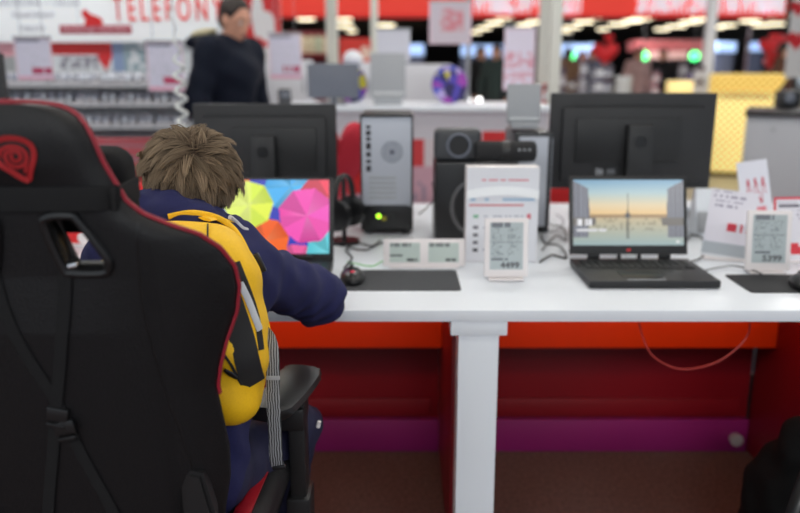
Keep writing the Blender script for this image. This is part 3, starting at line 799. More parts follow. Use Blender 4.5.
def tower_view(u, v):
    if v > .42:
        t = (v-.42)/.58; c_ = [(236, 190, 120), (228, 208, 168), (172, 198, 204), (112, 160, 192)]
        k = min(2.999, t*3); a, b2 = c_[int(k)], c_[int(k)+1]; f = k-int(k); col = tuple((x+(y-x)*f)/255 for x, y in zip(a, b2))
        if v < .47: col = (.62, .50, .34)
    else:
        t = v/.42; col = tuple((x+(y-x)*t)/255 for x, y in zip((150, 175, 178), (196, 178, 140)))
        if hsh(int(u*40), int(v*26)) > .8 and v > .22: col = tuple(x*.86 for x in col)
    # buildings on both sides
    l = .15-.04*abs(v-.5); r_ = .85+.02*abs(v-.5)
    top = .93-.9*abs(u-(.0 if u < .5 else 1.0))
    if (u < l and v > .12 and v < top+.06) or (u > r_ and v > .12 and v < top+.06):
        f = .36+.12*((int(u*90) % 2))+.06*hsh(int(u*50), 3); col = (f*.98, f, f*1.1)
    if (u < l+.06 or u > r_-.05) and .30 < v < .42: col = (.40, .38, .36)
    # lattice tower
    cx = .495
    if v > .42 and v < .80:
        wd = .004+.028*max(0, (.56-v)/.14)**2
        if abs(u-cx) < wd: col = (.24, .24, .26)
    if .47 < v < .485 and abs(u-cx) < .03: col = (.26, .25, .27)
    if v < .42 and abs(u-cx) < .014 and v > .1: col = tuple(x*.68 for x in col)
    if .30 < v < .40 and .03 < u < .17 and not (.09 < u < .105): col = (.93, .93, .95) if ((u*50) % 1 > .25) else col
    if .21 < v < .25 and .03 < u < .30 and hsh(int(u*60), 2) > .25: col = (.85, .85, .87)
    if .04 < v < .07 and .93 < u < .96: col = (.9, .9, .9)
    return col
lapL = laptop('laptop', 'open black laptop showing colourful umbrellas, in front of the child', -.400, 2.185, .415, .247, .262, umbrellas, 14, 160, 96, .014, .105, .868)
lapR = laptop('laptop', 'open black laptop showing a lattice tower at sunset, on the right of the desk', .668, 2.205, .345, .230, .245, tower_view, 16, 160, 100)

# ================================================================== THINGS ON THE DESK
Z = .75
matg = mat('grey mouse mat cloth', rgb(62, 64, 68), .8, bump=.3, bscale=900)
def mousemat(label, x0, x1, y0, y1, cut=0):
    m_ = MB(); P = rounded(x1-x0, y1-y0, .012, 4, (x0+x1)/2, (y0+y1)/2)
    m_.prism(P, lambda x, y: Vector((x, y, Z+.003)), lambda x, y: Vector((x, y, Z)), .0008)
    return tag(m_.build('mouse_mat', matg if not cut else mat('black mouse mat cloth', rgb(38, 39, 42), .8), loc=((x0+x1)/2, (y0+y1)/2, Z), world=True), label, 'mouse mat')
mousemat('dark grey mouse mat beside the child\'s elbow on the white desk', -.165, .160, 1.945, 2.150)
mousemat('large black mouse mat at the right edge of the desk', .905, 1.32, 1.925, 2.10, 1)
def mouse(label, x, y, rz, lc):
    t = thing('computer_mouse', label, 'mouse', (x, y, Z+.003), rz)
    me = sdf_mesh([('e', (0, -.005, .006), (.033, .058, .032)), ('e', (0, .02, .004), (.030, .045, .026))], .004, .01, sub=[('b', (0, 0, -.03), (.1, .1, .03), None, .001)])
    finish('shell', me, blacks, t)
    MB().cyl((-.004, .038, .026), (.004, .038, .026), .010, seg=16).build('scroll_wheel', mat('rubber', (.02, .02, .02), .8), t)
    MB().sph((0, -.028, .032), (.009, .009, .003), 12).build('glowing_mark', mat('mouse mark '+lc, rgb(200, 40, 70) if lc == 'red' else rgb(60, 60, 62), .4, emit=.8 if lc == 'red' else 0), t)
    return t
q = onz(352, 279, Z+.01); mouse('black computer mouse with red mark at the left end of the dark grey mat', q.x, q.y+.01, R(6), 'red')
q = onz(800, 286, Z+.01); mouse('black computer mouse on the large black mat at the right picture edge', q.x+.015, q.y+.01, R(-10), 'grey')

lcd = (.68, .72, .73)
def lcd_fn(seed, big=None):
    def f(u, v):
        c_ = lcd
        if v > .90 and .05 < u < .62 and hsh(int(u*26), seed) > .2: return (.45, .47, .50)
        if .28 < v < .88:
            if u < .50 and textlines(u, v, 20, 30, seed, .55, .05, .48): c_ = (.52, .55, .57)
            if u > .52 and textlines(u-.48, v, 20, 30, seed+5, .55, .05, .45): c_ = (.52, .55, .57)
            if abs(v-.58) < .01: c_ = (.5, .52, .55)
        if .20 < v < .245 and .05 < u < .55 and hsh(int(u*24), seed) > .25: return (.40, .42, .45)
        return c_
    return f
def e_label(label, X, Y, w_, h_, price, rz=0, tilt=8, seed=1):
    t = thing('electronic_price_label', label, 'price label', (X, Y, Z), rz)
    fr = MB().box((0, .008, h_/2+.012), (w_, .012, h_), .004).build('frame', pplast, t, rot=(R(-tilt), 0, 0))
    board('display', w_*.76, h_*.80, .001, lcd_fn(seed), 44, 66, fr, loc=(0, .0008, .012+h_*.13))
    text(price, h_*.14, 'price', mat('lcd black', (.09, .09, .10), .5), fr, (w_*.30, .0002, .012+h_*.16), ext=.0003, sx=1.15, bold=.0006, align='RIGHT')
    MB().box((0, .022, .006), (w_*.8, .06, .006), .002).build('foot', pplast, t)
    return t
e_label('tall white electronic price label in front of the white brochure box', .288, 2.035, .118, .160, '4499', 0, 8, 1)
e_label('tall white electronic price label on the black mat at the right', 1.030, 2.105, .122, .168, '5399', R(-3), 8, 2)
t = thing('twin_price_label', 'wide white holder with two small grey price displays behind the mouse mat', 'price label', (.070, 2.175, Z))
fr = MB().box((0, .008, .046), (.236, .012, .080), .004).build('frame', pplast, t, rot=(R(-12), 0, 0))
MB().box((0, .026, .004), (.20, .06, .006), .002).build('foot', pplast, t)
for k, x in enumerate((-.056, .056)):
    def f(u, v, k=k):
        if v > .82 and u < .7 and hsh(int(u*20), k) > .3: return (.45, .48, .48)
        if .3 < v < .38 and u < .45 and k == 0: return (.35, .38, .38)
        if .06 < v < .22 and .58 < u < .94 and hsh(int(u*30), k) > .2: return (.28, .3, .3)
        return (.72, .77, .75)
    board('display', .088, .056, .001, f, 30, 20, fr, loc=(x, .0008, .018))
# brochure box
t = thing('brochure_box', 'white brochure box with red lines and small icons, behind the tall price label', 'box', (.300, 2.245, Z))
def bro(u, v):
    if .86 < v < .885 and .10 < u < .86 and hsh(int(u*30), 4) > .3: return (.86, .55, .60)
    if .655 < v < .68 and .05 < u < .95 and hsh(int(u*16), 6) > .35: return (.62, .74, .84)
    if .60 < v < .615 and .04 < u < .80: return (.80, .42, .45)
    for r_, c_ in ((.49, (.5, .72, .6)), (.37, (.42, .42, .46)), (.29, (.42, .42, .46)), (.21, (.42, .42, .46)), (.13, (.25, .25, .28))):
        if abs(v-r_) < .018 and abs(u-.13) < .035: return c_
        if abs(v-r_) < .012 and .24 < u < .8 and hsh(int(u*30), int(r_*90)) > .4: return (.70, .71, .76)
    if abs(v-.49) < .03 and abs(u-.87) < .03: return (.82, .45, .5)
    return (.88, .885, .91)
MB().box((0, .034, .142), (.212, .060, .284), .002).build('carton', pplast, t)
board('printed_front', .209, .280, .001, bro, 84, 110, t, loc=(0, .0026, .002))
m_ = MB(); A = []
for k in range(21):
    x = -.105+.21*k/20; zb = .190+.012*(1-(2*k/20-1)**2)
    A.append([m_.bm.verts.new((x, -.002, zb+dz)) for dz in (0, .026)])
for a, b in zip(A, A[1:]): m_.bm.faces.new((a[0], b[0], b[1], a[1]))
r_ = bmesh.ops.extrude_face_region(m_.bm, geom=m_.bm.faces[:])
for v in [g for g in r_['geom'] if isinstance(g, bmesh.types.BMVert)]: v.co.y += .003
m_.build('glossy_band', mat('glossy white band', (.92, .94, .96), .15), t)

# PC tower seen from the back
def pc_tower(label, X, Y, w_, h_, d_, rz=0):
    t = thing('computer_tower', label, 'computer', (X, Y, Z), rz)
    MB().box((0, d_/2+.006, h_/2+.012), (w_, d_, h_), .010, seg=3).build('case', black, t)
    MB().box((0, .003, h_*.62+.004), (w_-.014, .006, h_*.76), .001).build('rear_plate', steel, t)
    f = MB(); f.lathe([(.043, 0), (.043, -.003), (.046, -.003), (.046, 0)], (.018, .004, h_*.72), 32, 'Y')
    for r_ in (.036, .028, .020): f.lathe([(r_, 0), (r_, -.003), (r_-.003, -.003), (r_-.003, 0)], (.018, .0015, h_*.72), 28, 'Y')
    f.cyl((.018, .004, h_*.72), (.018, -.003, h_*.72), .011)
    f.build('fan_grille', mgrey, t)
    m_ = MB()
    for k, (dz, hh) in enumerate(((.93, .010), (.88, .016), (.83, .012), (.77, .022), (.70, .016), (.64, .012), (.58, .020))):
        m_.box((-w_*.34, .001, h_*dz), (.016, .005, hh), .001)
    m_.build('port_panel', mat('port black', (.02, .02, .025), .5), t)
    s_ = MB()
    for k in range(5): s_.box((-.014, .0005, h_*(.50-.042*k)), (w_*.52, .004, .010), .001)
    s_.build('expansion_slots', grey, t)
    MB().box((w_*.31, .0012, h_*.42), (.022, .002, .085), .0005).build('vent', mgrey, t)
    MB().box((0, .002, h_*.165), (w_-.03, .010, h_*.20), .002).build('power_supply', blacks, t)
    MB().lathe([(.008, 0), (.008, -.006), (.003, -.007)], (-.028, -.002, h_*.17), 14, 'Y').build('green_light', mat('green light', (.5, .9, .05), .4, emit=2.2, ecol=(.45, 1, .03)), t)
    MB().box((-.010, -.004, h_*.15), (.016, .012, .014), .002).build('plug', mat('yellow plug', rgb(160, 150, 30), .5), t)
    MB().box((.012, -.004, h_*.165), (.024, .014, .018), .002).build('plug', black, t)
    m_ = MB().box((0, -.002, h_+.010), (w_*.98, .016, .008), .003); m_.build('top_rim', blacks, t)
    for x in (-1, 1):
        MB().box((x*w_*.36, d_/2, .005), (.03, d_*.8, .012), .003).build('foot', blacks, t)
    return t
pc_tower('black computer tower with silver rear plate and green light, left of the black speaker', -.045, 2.63, .180, .398, .30)
t = thing('computer_tower', 'silver-sided computer tower half hidden behind the white brochure box', 'computer', (.455, 2.66, Z))
MB().box((0, .13, .175), (.13, .25, .35), .008).build('case', blacks, t)
MB().box((0, .002, .18), (.10, .004, .31), .001).build('rear_plate', steel, t)
MB().box((.067, .13, .18), (.003, .22, .30), .001).build('side_plate', steel, t)

# subwoofer, satellite speaker, cylinder speaker
t = thing('subwoofer', 'square black subwoofer with round driver, under the two small speakers', 'speaker', (.245, 2.48, Z))
MB().box((0, .11, .137), (.262, .22, .266), .008).build('cabinet', blacks, t)
MB().lathe([(.104, -.002), (.104, -.010), (.094, -.012), (.088, -.004)], (.02, .003, .125), 44, 'Y').build('driver_ring', mat('glossy ring', (.10, .10, .105), .2), t)
MB().lathe([(.088, 0), (.070, .010), (.03, .022), (.001, .022)], (.02, -.004, .125), 40, 'Y').build('driver_cone', black, t)
for x in (-.1, .1): MB().cyl((x, .11, 0), (x, .11, .006), .02).build('foot', black, t)
t = thing('satellite_speaker', 'small dark grey speaker with round grille, on top of the black subwoofer', 'speaker', (.185, 2.485, Z+.2705))
dgrey = mat('dark grey plastic', rgb(58, 60, 64), .5)
MB().box((0, .05, .052), (.150, .09, .102), .020, seg=3).build('housing', dgrey, t)
MB().lathe([(.040, -.002), (.040, -.009), (.034, -.010), (.031, -.003)], (.002, .006, .052), 32, 'Y').build('grille_ring', mgrey, t)
MB().lathe([(.031, -.003), (.016, .004), (.012, -.002), (.001, -.003)], (.002, .004, .052), 28, 'Y').build('driver_cone', black, t)
t = thing('cylinder_speaker', 'black cylindrical portable speaker lying before the small grey speaker', 'speaker', (.335, 2.452, Z+.2705))
MB().lathe([(.020, -.098), (.030, -.094), (.033, -.086), (.033, .086), (.030, .094), (.020, .098)], (0, .033, .034), 32, 'X').build('fabric_body', mat('speaker fabric', (.016, .016, .018), .8, bump=.8, bscale=900), t)
MB().lathe([(.0345, -.012), (.0345, .012)], (0, .033, .034), 32, 'X').build('band', blacks, t)
m_ = MB()
for k in range(3): m_.cyl((.040+.016*k, -.0005, .042), (.040+.016*k, .006, .042), .004, seg=10)
m_.build('buttons', grey, t)

# monitors seen from the back
def monitor(label, X0, X1, Y, z0, z1, colw, sticker, panel):
    cx = (X0+X1)/2; w_, h_ = X1-X0, z1-z0
    t = thing('monitor', label, 'monitor', (cx, Y+.06, Z))
    def W(x, y, z): return (x-cx, y-(Y+.06), z-Z)
    MB().box(W(cx, Y+.030, (z0+z1)/2), (w_, .016, h_), .005).build('display_panel', blackm, t)
    MB().box(W(cx, Y+.013, (z0+z1)/2-.01), (w_*.86, .022, h_*.78), .010).build('rear_cover', blackm, t)
    board('screen', w_-.02, h_-.03, .0008, lambda u, v: (.02, .02, .025), 2, 2, t, printm, loc=W(cx, Y+.0400, z0+.018), rot=(0, 0, pi))
    (pa, pb, pc, pd) = panel
    MB().box(W((pa+pb)/2, Y-.002, (pc+pd)/2), (pb-pa, .014, pd-pc), .005).build('electronics_cover', black, t)
    MB().box(W(cx+colw[0], Y-.028, (z1-.108+Z+.02)/2), (colw[1], .040, z1-.108-Z-.02), .006).build('stand_column', black, t)
    MB().lathe([(.021, 0), (.021, -.004), (.015, -.004), (.014, -.001)], W(cx+colw[0], Y-.048, z1-.165), 24, 'Y').build('cable_ring', blacks, t)
    MB().box(W(cx+colw[0], Y+.02, Z+.007), (.24, .18, .012), .004).build('stand_foot', black, t)
    m_ = MB()
    for k in range(12): m_.box(W(cx-w_*.35+k*w_*.065, Y+.001, z1-.040), (w_*.045, .002, .003))
    m_.build('vent_slots', blacks, t)
    if sticker:
        board('sticker', .030, .022, .0006, lambda u, v: (.55, .56, .58) if hsh(int(u*6), int(v*5)) > .3 else (.25, .25, .26), 8, 6, t, loc=W(cx-.118, Y-.0098, z0+.055))
        board('sticker', .030, .018, .0006, lambda u, v: (.35, .36, .38), 2, 2, t, loc=W(cx-.075, Y-.0098, z0+.057))
    return t
monitor('wide black monitor seen from behind, beyond the laptop with the tower picture', .533, 1.122, 2.78, .886, 1.226, (.015, .092), True, (.622, .995, .985, 1.140))
monitor('wide black monitor seen from behind, beyond the child\'s head', -.742, -.228, 2.80, .885, 1.187, (.0, .085), False, (-.60, -.300, .945, 1.105))

# headphones on a stand
t = thing('headphones', 'black over-ear headphones on a stand left of the computer tower', 'headphones', (-.165, 2.50, Z), R(65))
MB().cyl((0, .02, 0), (0, .02, .012), .05).cyl((0, .02, .01), (0, .02, .215), .007).build('stand', blacks, t)
P = [(.060*cos(a), .02, .150+.075*sin(a)) for a in np.linspace(-.3, pi+.3, 24)]
MB().tube(P, .011, 8, flat=.006, up=(0, 0, 1)).build('headband', black, t)
for s in (-1, 1):
    MB().lathe([(.034, 0), (.050, .006), (.052, .026), (.040, .036)], (s*.030 if s > 0 else -.066, .02, .100), 24, 'X').build('ear_cup', blacks, t)
# cables
CN = [0]
def cable(label, pxs, z=Z+.004, r=.0028, m_=None, n=8):
    CN[0] += 1; z += .0035*(CN[0] % 3)
    P = smooth_pts([onz(a, b, z) for a, b in pxs], n)
    for i_, p in enumerate(P): p.z = z+.0004*sin(i_)
    return tag(MB().tube(P, r, 6).build('cable', m_ or black, loc=P[0], world=True), label, 'cable')
cable('black cable curling on the desk between tower and left laptop', [(344, 268), (352, 258), (346, 250), (356, 243), (372, 246), (380, 240)])
cable('black cable crossing in front of the computer tower foot', [(338, 238), (350, 247), (366, 250), (384, 242), (402, 243), (412, 238)])
cable('thin green cable behind the mouse on the desk', [(347, 262), (358, 264), (372, 266), (384, 260)], m_=mat('green cable', rgb(110, 190, 110), .5), r=.0018)
cable('black cable looping on the desk right of the tower laptop', [(690, 262), (702, 257), (707, 247), (702, 238), (692, 235), (687, 240)])
cable('black cable running along the back of the large mat', [(700, 272), (716, 268), (735, 266), (752, 270), (762, 274)], Z+.0045, .002)
cable('black cable tangle left of the tower laptop, nearest the brochure box', [(540, 262), (552, 255), (566, 258), (560, 246), (545, 243), (541, 235)])
cable('black cable tangle left of the tower laptop, nearest the red panel', [(542, 250), (556, 236), (566, 240), (563, 228), (549, 224)], r=.0024)
cable('grey cable lying behind the tower laptop', [(540, 228), (552, 232), (564, 222), (556, 214)], r=.002, m_=mgrey)
P = smooth_pts([(.065, 2.60, .83), (.09, 2.56, .86), (.112, 2.50, .90), (.106, 2.52, .95)], 8)
tag(MB().tube(P, .0025, 6).build('cable', black, loc=P[0], world=True), 'black cable hanging between computer tower and subwoofer', 'cable')

# price cards on the right
def paper(u, v): return (.87, .87, .90)
def card1(u, v):
    if v < .22: return (.66, .69, .72) if v > .03 else (.85, .86, .88)
    if textlines(u, v, 14, 24, 3, .6) and v > .7: return (.62, .60, .68)
    if .40 < v < .52 and .45 < u < .92 and hsh(int(u*14), 8) > .25: return (.80, .20, .28)
    return (.87, .86, .90)
def card2(u, v):
    if u < .06 or v > .95: return (.84, .30, .36)
    if .84 < v < .89 and .1 < u < .5: return (.35, .33, .40)
    if .10 < v < .28 and .1 < u < .9 and hsh(int(u*14), int(v*14)) > .35: return (.84, .20, .25)
    if .42 < v < .58 and .3 < u < .9 and hsh(int(u*10), 4) > .3: return (.84, .25, .30)
    if textlines(u, v, 16, 26, 9, .4) and v > .6: return (.7, .68, .74)
    return (.88, .87, .90)
def card3(u, v):
    if .45 < v < .78 and .18 < u < .85 and abs(sin(u*26)*.16+.60-v) < .06: return (.74, .16, .26)
    if .35 < v < .42 and .2 < u < .8: return (.85, .5, .55)
    return (.86, .86, .90)
def price_card(label, X, Y, w_, h_, fn, rz, rx, nx=40, ny=50, roll=0):
    t = thing('price_card', label, 'price card', (X, Y, Z), rz)
    board('printed_card', w_, h_, .002, fn, nx, ny, t, loc=(0, .004, .006), rot=(rx, roll, 0))
    MB().box((0, .020, .004), (w_*.9, .060, .006), .002).build('holder', pplast, t)
    return t
price_card('white leaning price card with red figures, left of the electronic label on the black mat', .975, 2.27, .135, .205, card1, R(-14), R(-14), roll=R(6))
price_card('white price card with red border at the right picture edge', 1.185, 2.24, .16, .190, card2, R(6), R(-10))
price_card('white card with red handwriting, standing behind the other price cards', 1.20, 2.52, .105, .265, card3, R(5), R(-12), roll=R(-7))
t = thing('brochure_holder', 'small white wedge-shaped holder between monitor and price cards', 'holder', (1.05, 2.60, Z))
MB().prism([(0, 0), (.09, 0), (.055, .16), (.035, .16)], lambda y, z: Vector((-.04, y, z)), lambda y, z: Vector((.04, y, z)), .003).build('shell', white, t)
MB().box((0, .006, .05), (.068, .004, .07), .001, rot=(R(-12), 0, 0)).build('slot', grey, t)
t = thing('flat_carton', 'low white carton lying behind the right laptop lid', 'box', (1.095, 2.93, Z))
MB().box((0, 0, .03), (.15, .16, .058), .003).build('body', white, t)
MB().box((0, -.081, .032), (.11, .002, .03), .0005).build('label_patch', grey, t)

a, b = at(58, 250, 2.46), at(141, 184, 2.46)
t = thing('red_display_board', 'red display board with white discs standing on the desk left of the child\'s head', 'sign', ((a.x+b.x)/2, 2.46, Z))
MB().box((0, .01, (b.z-Z)/2+.004), (b.x-a.x, .012, b.z-Z), .003).build('board', redf, t)
MB().box((0, .03, .005), ((b.x-a.x)*.8, .08, .008), .002).build('foot', pplast, t)
for q in ((84, 238), (134, 201)):
    c_ = at(*q, 2.46); MB().cyl((c_.x-(a.x+b.x)/2, .002, c_.z-Z), (c_.x-(a.x+b.x)/2, .005, c_.z-Z), .022, seg=28).build('white_disc', pplast, t)
# grey panel computers standing on the tower and on the far counter
def panel_pc(label, X, Y, z, w_, h_, grp=None):
    t = thing('tablet_computer', label, 'computer', (X, Y, z), 0, grp)
    MB().box((0, .012, h_*.56), (w_, .014, h_*.86), .006).build('back_shell', grey, t, rot=(R(-6), 0, 0))
    MB().box((0, .002, h_*.22), (w_*.86, .006, h_*.05), .002).build('trim_bar', mat('pale trim', rgb(205, 208, 210), .4), t, rot=(R(-6), 0, 0))
    MB().box((0, .02, h_*.07), (w_*.8, .10, h_*.13), .006).build('stand_base', grey, t)
    return t
panel_pc('light grey tablet computer standing on the silver-sided tower', .430, 2.73, 1.1065, .118, .155)

# black rucksack on the floor at lower right
t = thing('rucksack', 'black rucksack slumped on the floor at the lower right corner', 'bag', (1.05, 1.72, 0))
prims = [('b', (1.06, 1.74, .19), (.19, .13, .19), (0, R(4), 0), .10), ('b', (1.06, 1.72, .38), (.14, .10, .12), (R(6), 0, 0), .09), ('b', (1.03, 1.60, .16), (.13, .05, .12), None, .05)]
finish('bag_body', soft(sdf_mesh(prims, .012, .05, bagfold), 1), mat('black nylon', (.0025, .0025, .003), .8, spec=.15, bump=.4, bscale=500), t, True)
P = smooth_pts([(1.0, 1.68, .49), (1.02, 1.68, .53), (1.09, 1.68, .53), (1.11, 1.68, .49)], 6)
MB().tube(P, .009, 8).build('carry_handle', blacks, t, True)
P = smooth_pts([(.93, 1.60, .45), (.88, 1.56, .34), (.85, 1.55, .2), (.86, 1.57, .06), (.84, 1.52, .012)], 6)
MB().tube(P, .014, 8, flat=.003).build('strap', blacks, t, True)

# ================================================================== COILED CORD
pts = []
top = Vector((at(170, 0, 3.05).x, 3.05, 2.2)); n = 620
for k in range(n+1):
    t_ = k/n; z_ = 2.2-(2.2-.757)*t_
    py_ = None
    xc = np.interp(z_, [.76, 1.12, 1.38, 1.56, 2.2], [at(184, 128, 3.05).x, at(183, 122, 3.05).x, at(178, 66, 3.05).x, at(171, 30, 3.05).x, at(168, 0, 3.05).x-.03])
    dens = np.interp(z_, [.76, 1.30, 1.45, 2.2], [24, 24, 15, 15])
    pts.append((xc, z_, dens))
ph = 0; P = []
for i_, (xc, z_, dens) in enumerate(pts):
    ph += 2*pi*dens*(1.443/n)*.72
    rr = np.interp(z_, [1.30, 1.42], [.019, .008]); P.append((xc+rr*cos(ph), 3.05+rr*sin(ph), z_))
cordm = mat('pale coiled cord', rgb(205, 208, 206), .4)
rad = [float(np.interp(p[2], [1.30, 1.42], [.0072, .0025])) for p in P]
tag(MB().tube(P, rad, 6).build('coiled_cord', cordm, loc=P[-1], world=True), 'white coiled security cord hanging above the child\'s head', 'cord')

# ================================================================== PEOPLE
def standing(bulk=1.0, hyaw=0, htilt=0, lean=0, h=.014):
    """meshes of a standing figure facing -Y, feet at the origin"""
    hc = (0.0, -.03-lean, 1.585)
    hp_, f_ = head_prims(hc, .98, hyaw, htilt)
    SH = (.175, -.01-lean*.7, 1.395)
    el, wr = (.265, .02-lean*.6, 1.11), (.235, -.10-lean*.6, .865)
    m_ = lambda p: (-p[0], p[1], p[2])
    bod = hp_+[('c', (0, -.02-lean*.9, 1.53), (0, -lean*.6, 1.38), .055, .07), ('c', (0, -lean*.4, 1.30), (0, 0, .98), .12, .12),
               ('c', SH, m_(SH), .055, .055)]
    for g in (lambda p: p, m_):
        bod += [('c', g(SH), g(el), .048, .038), ('c', g(el), g(wr), .036, .024), ('c', g((.09, 0, .95)), g((.10, -.02, .50)), .085, .058),
                ('c', g((.10, -.02, .50)), g((.105, .02, .09)), .052, .036)]
    body_ = soft(sdf_mesh(bod, h, .025), 1)
    b_ = bmesh.new(); b_.from_mesh(body_)
    for s_, p in ((1, wr), (-1, m_(wr))):
        b_.from_mesh(sdf_mesh(hand_prims(p, (-.05*s_, -.25, -1), (s_, 0, 0), 1, .35, -s_), .005, .007, pad=.01))
    b_.to_mesh(body_); b_.free()
    B = bulk
    ct = [('c', (0, -lean*.5, 1.27), (0, .0, .90), .155*B, .165*B), ('c', SH, m_(SH), .074*B, .074*B), ('e', (0, -lean*.6, 1.29), (.200*B, .150*B, .16)),
          ('e', (0, .02-lean*.8, 1.455), (.115, .105, .055))]
    for g in (lambda p: p, m_):
        ct += [('c', g(SH), g(el), .078*B, .066*B), ('c', g(el), g((.238, -.085-lean*.6, .90)), .064*B, .048*B)]
    coat_ = soft(sdf_mesh(ct, h, .04, lambda X, Y, Z: .004*np.sin(24*X+30*Z)*np.sin(20*Z-12*Y)), 1)
    tr_ = []
    for g in (lambda p: p, m_):
        tr_ += [('c', g((.085, 0, .93)), g((.10, -.02, .50)), .11, .078), ('c', g((.10, -.02, .50)), g((.105, .02, .09)), .074, .062)]
    trs = soft(sdf_mesh(tr_, h, .03), 1)
    sh_ = []
    for g in (lambda p: p, m_): sh_ += [('c', g((.105, .03, .045)), g((.115, -.15, .038)), .045, .036), ('c', g((.105, .02, .05)), g((.105, .02, .10)), .045, .04)]
    shs = sdf_mesh(sh_, h, .02)
    M3 = Matrix.Rotation(hyaw, 3, 'Z') @ Matrix.Rotation(htilt, 3, 'X')
    q = lambda x, y, z: tuple(Vector(hc)+M3 @ Vector((x, y, z)))
    r3 = M3.to_euler()
    hr = [('e', q(0, .022, .042), (.083, .098, .088), r3), ('e', q(0, .055, -.02), (.070, .062, .065), r3)]
    hrs = soft(sdf_mesh(hr, .008, .02, lambda X, Y, Z: .0025*np.sin(120*X+50*Z)*np.sin(110*Z+40*Y),
                        sub=[('e', q(0, -.082, -.035), (.078, .078, .120), r3)]), 1)
    return body_, coat_, trs, shs, hrs, q
def put_person(meshes, label, X, Y, rz, coatc, trc, hairc, group=None, shared=True, s=1.0, z=0):
    body_, coat_, trs, shs, hrs, q = meshes
    def ob(name, me, m_, par=None):
        if not me.materials: me.materials.append(m_)
        o_ = bpy.data.objects.new(name, me); COL.objects.link(o_); o_.parent = par
        me.polygons.foreach_set('use_smooth', [True]*len(me.polygons))
        o_.material_slots[0].link = 'OBJECT'; o_.material_slots[0].material = m_
        return o_
    b_ = ob('person', body_, skin); b_.location = (X, Y, z); b_.rotation_euler = (0, 0, rz); b_.scale = (s, s, s)
    tag(b_, label, 'person', group)
    ob('coat', coat_, coatc, b_); ob('trousers', trs, trc, b_); ob('shoes', shs, blacks, b_); ob('hair', hrs, hairc, b_)
    return b_
darkhair = mat('dark brown hair', rgb(44, 34, 30), .6, bump=.6, bscale=300)
jeans = mat('dark trousers', rgb(34, 36, 46), .8)
def clothm(r, g, b): return mat('cloth %d %d %d' % (r, g, b), rgb(r, g, b), .85)
mm = standing(1.12, R(-6), R(18), .11, .012)
q0 = at(220, 60, 4.85)
man = put_person(mm, 'dark-haired man in a dark navy coat looking down, standing behind the left monitor', q0.x, 4.85, R(60), mancoat, jeans, darkhair)
qf = mm[5]
for s_ in (-1, 1):
    MB().sph(qf(s_*.030, -.080, -.004), .0095, 12).build('eye', mat('eye white', (.8, .8, .8), .2), man)
    MB().sph(qf(s_*.030, -.0875, -.004), .0050, 10).build('iris', mat('dark iris', (.03, .02, .015), .2), man)
    MB().tube([qf(s_*.014, -.090, .018), qf(s_*.032, -.090, .023), qf(s_*.050, -.080, .017)], .0035, 6).build('eyebrow', darkhair, man)
MB().tube([qf(-.020, -.088, -.070), qf(0, -.093, -.069), qf(.020, -.088, -.070)], .0045, 8).build('lips', mat('lips', rgb(165, 95, 85), .5), man)
P = smooth_pts([(-.105, -.03, 1.455), (-.10, .06, 1.462), (-.04, .115, 1.462), (.04, .115, 1.462), (.10, .06, 1.462), (.105, -.03, 1.455), (.06, -.125, 1.43)], 5)
MB().tube(P, .032, 10, flat=.022).build('collar', mat('black collar', rgb(20, 22, 30), .8), man)
c_ = at(204, 33, 4.86)
finish('hood_lining', soft(sdf_mesh([('e', tuple(c_), (.085, .060, .026), (0, R(-10), 0))], .008, .01, lambda X, Y, Z: .002*np.sin(140*X)*np.sin(130*Y)), 1), mat('beige fur lining', rgb(206, 196, 160), .95, bump=.8, bscale=400), man, True)
finish('hood', soft(sdf_mesh([('e', tuple(c_+Vector((-.01, .02, -.045))), (.115, .09, .05), (0, R(-8), 0))], .010, .01), 1), mancoat, man, True)
MB().tube([(.0, -.185, 1.38), (.0, -.215, 1.25), (0, -.20, 1.1), (0, -.185, .95)], .004, 6).build('zip', blacks, man)

far = standing(1.0, 0, 0, 0, .02)
ppl = [('person in black coat beyond the white counter, left of the tall white poles', 480, 13.5, R(40), (20, 20, 24)),
       ('person in dark green jacket beyond the counter, next to the person in black', 497, 12.5, R(-30), (48, 62, 60)),
       ('person in tan coat in the far hall, left above the right monitor', 568, 14.5, R(160), (140, 108, 84)),
       ('person in pale pink jacket in the far hall, under the green light', 638, 14.0, R(20), (196, 160, 158)),
       ('person in black coat in the far hall, behind the yellow glowing box', 663, 15.0, R(-20), (22, 20, 24)),
       ('person in brown coat behind the gold counter, below the white banner', 783, 11.0, R(60), (92, 58, 44)),
       ('person in grey-blue coat in the far hall, below the red balloon pair', 592, 15.5, R(0), (96, 108, 130)),
       ('person in violet jacket in the far hall, between tan and blue coats', 582, 17.5, R(30), (84, 72, 120))]
for lb, px, Y, rz, c_ in ppl:
    p = at(px, 60, Y)
    put_person(far, lb, p.x, Y, rz, clothm(*c_), jeans, darkhair, s=.95, z=.008)

